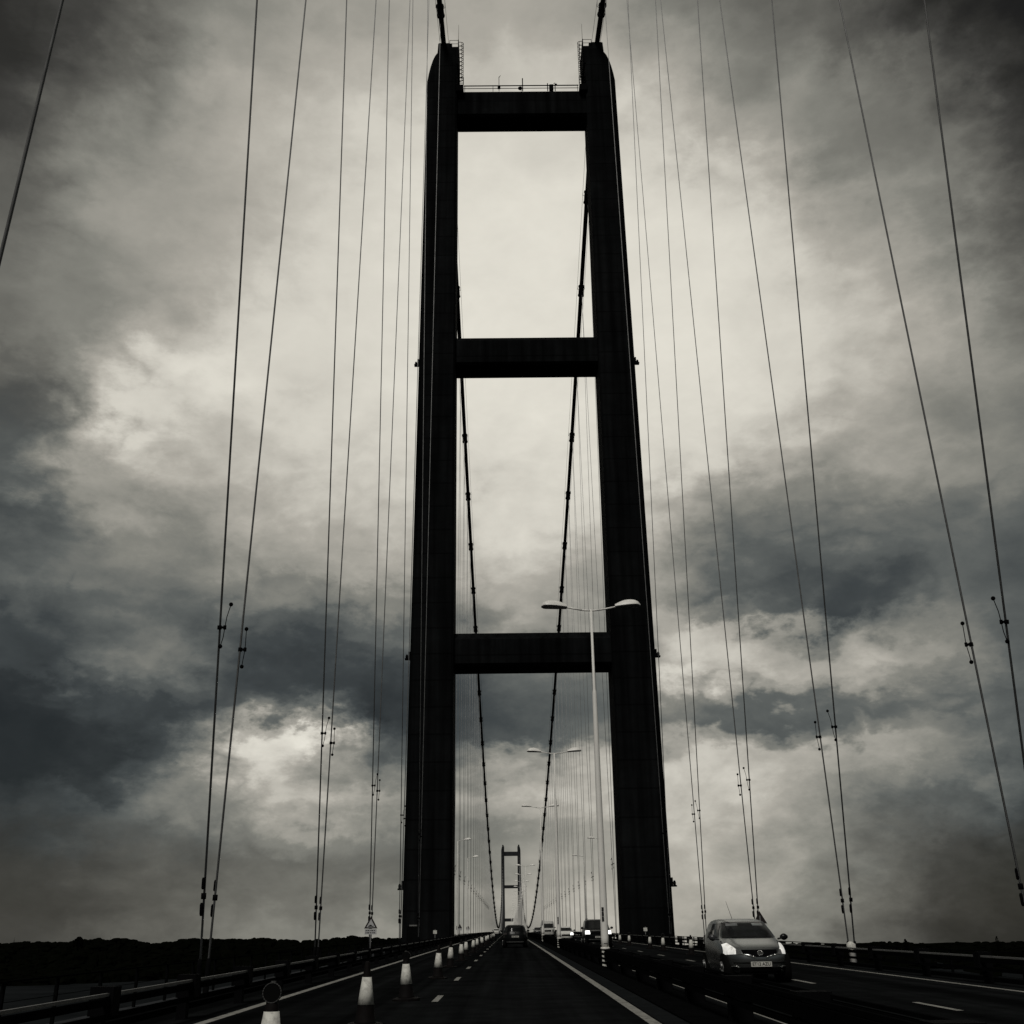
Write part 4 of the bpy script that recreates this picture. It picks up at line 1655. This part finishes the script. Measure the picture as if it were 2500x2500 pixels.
# --- dark off-roader, oncoming
root, c_ = simple_car('off_roader', (3.35, -33.5, dz(-33.5)), 0,
    [(.34, 2.10, 2.2, .82), (.42, 2.2, 2.28, .93), (.75, 2.25, 2.3, .955), (.98, 2.22, 2.3, .955), (1.10, 2.0, 2.28, .945), (1.16, 1.25, 2.26, .92), (1.20, 1.05, 2.25, .91), (1.70, .55, 2.15, .79), (1.80, .35, 2.0, .72), (1.845, 0, 1.7, .55)],
    M['black_paint'], 'dark upright off-roader with lit headlamps, half hidden by the nearest lamp post', n=5.0, w=.955, wys=(-1.45, 1.45), wr=.38, belt=(1.21, 1.70))
for s in (-1, 1):
    part(c_.patch('end', -1, [(s * .74 - .16, .86), (s * .74 + .14, .86), (s * .74 + .12, 1.08), (s * .74 - .15, 1.08)], .016, 5, 4, .03), 'headlight', M['headlight_hot'], root)
part(c_.patch('end', -1, [(-.55, .84), (.55, .84), (.55, 1.04), (-.55, 1.04)], .012, 10, 4), 'grille', M['black_steel'], root)
part(c_.patch('end', -1, [(-.54, 1.05), (.54, 1.05), (.54, 1.07), (-.54, 1.07)], .018, 10, 2), 'grille_trim', M['rim'], root)
yp = c_.end(0, .6, -1).y
g = MB(); g.box(-.26, .26, yp - .035, yp - .005, .62, .73)
pl = part(g, 'number_plate', M['plate'], root)
g = MB()
for k in range(7):
    x = -.21 + .065 * k + (.02 if k > 3 else 0)
    g.box(x, x + .04, yp - .038, yp - .033, .64, .71)
part(g, 'registration', M['ink'], pl)
part(c_.patch('end', -1, [(-.70, .50), (.70, .50), (.70, .54), (-.70, .54)], .014, 10, 2), 'bumper_trim', M['chrome'], root)
g = MB()
for s in (-1, 1):
    g.tube((s * .62, -.3, 1.87), (s * .62, 1.7, 1.87), .025, n=6)
part(g, 'roof_rails', M['black_steel'], root)

# --- white saloon with very bright lamps
lv = [(.22, 1.95, 1.98, .76), (.30, 2.05, 2.08, .84), (.55, 2.12, 2.14, .87), (.72, 2.06, 2.12, .87), (.86, 1.7, 2.1, .86), (.96, 1.1, 1.9, .83), (1.30, .45, 1.2, .66), (1.40, .1, .9, .55), (1.43, -.2, .6, .40)]
root, c_ = simple_car('white_car', (2.9, 3.0, dz(3.0)), 0, lv, M['white_paint'], 'white saloon with dazzling headlamps behind the second lamp post', w=.87, belt=(.98, 1.29))
for s in (-1, 1):
    part(c_.patch('end', -1, [(s * .64 - .17, .60), (s * .64 + .15, .60), (s * .64 + .12, .80), (s * .64 - .14, .80)], .016, 5, 4, .03), 'headlight', M['headlight_hot'], root)
part(c_.patch('end', -1, [(-.42, .50), (.42, .50), (.42, .66), (-.42, .66)], .012, 10, 3), 'grille', M['black_steel'], root)
yp = c_.end(0, .42, -1).y
g = MB(); g.box(-.26, .26, yp - .03, yp - .005, .34, .45)
part(g, 'number_plate', M['plate'], root)

# --- white saloon far ahead in the closed lane
root, c_ = simple_car('white_car', (-5.9, 150.0, dz(150.0)), 0, lv, M['white_paint'], 'white car far ahead at the end of the left row of cones, seen from behind', w=.87, belt=(.98, 1.29))
root.rotation_euler = (0, 0, math.pi)
for s in (-1, 1):
    part(c_.patch('end', 1, [(s * .68 - .1, .70), (s * .68 + .1, .70), (s * .68 + .1, .86), (s * .68 - .1, .86)], .014, 4, 3), 'tail_light', M['tail'], root)
yp = c_.end(0, .62, 1).y
g = MB(); g.box(-.26, .26, yp + .005, yp + .03, .56, .68)
part(g, 'number_plate', M['plate'], root)

# --- dark hatchback farther back in the oncoming lane
root, c_ = simple_car('dark_car', (3.0, 118.0, dz(118.0)), 0,
    [(.24, 1.98, 1.98, .78), (.32, 2.06, 2.06, .86), (.60, 2.10, 2.12, .88), (.80, 2.0, 2.10, .88), (.95, 1.5, 2.05, .86), (1.0, 1.15, 2.02, .84), (1.38, .5, 1.85, .70), (1.5, .2, 1.68, .58), (1.53, -.2, 1.4, .4)],
    M['grey_paint'], 'small dark grey hatchback farthest back in the oncoming queue', w=.88, belt=(1.03, 1.38))
for s in (-1, 1):
    part(c_.patch('end', -1, [(s * .66 - .13, .66), (s * .66 + .12, .66), (s * .66 + .1, .84), (s * .66 - .12, .84)], .016, 5, 4, .03), 'headlight', M['lamp_glass'], root)
g = MB(); part(c_.patch('end', -1, [(-.4, .5), (.4, .5), (.4, .64), (-.4, .64)], .012, 8, 3), 'grille', M['black_steel'], root)


def van(loc, label):
    lvv = [(.30, 2.5, 2.6, .90), (.40, 2.6, 2.7, .98), (.80, 2.62, 2.7, 1.0), (1.10, 2.45, 2.7, 1.0), (1.25, 2.05, 2.7, 1.0), (1.95, 1.45, 2.68, .96), (2.2, 1.2, 2.64, .92), (2.32, .9, 2.55, .80)]
    root = empty('white_van', loc)
    tag(root, label, 'van')
    c_ = Car(lvv, 6.0)
    part(c_.body(), 'body', M['white_paint'], root)
    part(c_.patch('end', -1, [(-.84, 1.28), (.84, 1.28), (.78, 1.90), (-.78, 1.90)], .012, 10, 5), 'windscreen', M['glass'], root)
    for s in (-1, 1):
        part(c_.patch('side', s, [(-1.7, 1.3), (-.7, 1.3), (-.7, 1.85), (-1.3, 1.85)], .012, 5, 4), 'side_window', M['glass'], root)
        part(c_.patch('end', -1, [(s * .74 - .13, .80), (s * .74 + .13, .80), (s * .74 + .13, 1.02), (s * .74 - .13, 1.02)], .014, 4, 3), 'headlight', M['lamp_glass'], root)
        mirror(root, s, .99, -1.9, 1.35, M['black_paint'])
    part(c_.patch('end', -1, [(-.5, .78), (.5, .78), (.5, 1.0), (-.5, 1.0)], .012, 6, 3), 'grille', M['black_steel'], root)
    wheels(root, .99, (-1.7, 1.6), .35)


van((2.95, 58.0, dz(58.0)), 'white van in the oncoming queue, between the second and third lamp posts')
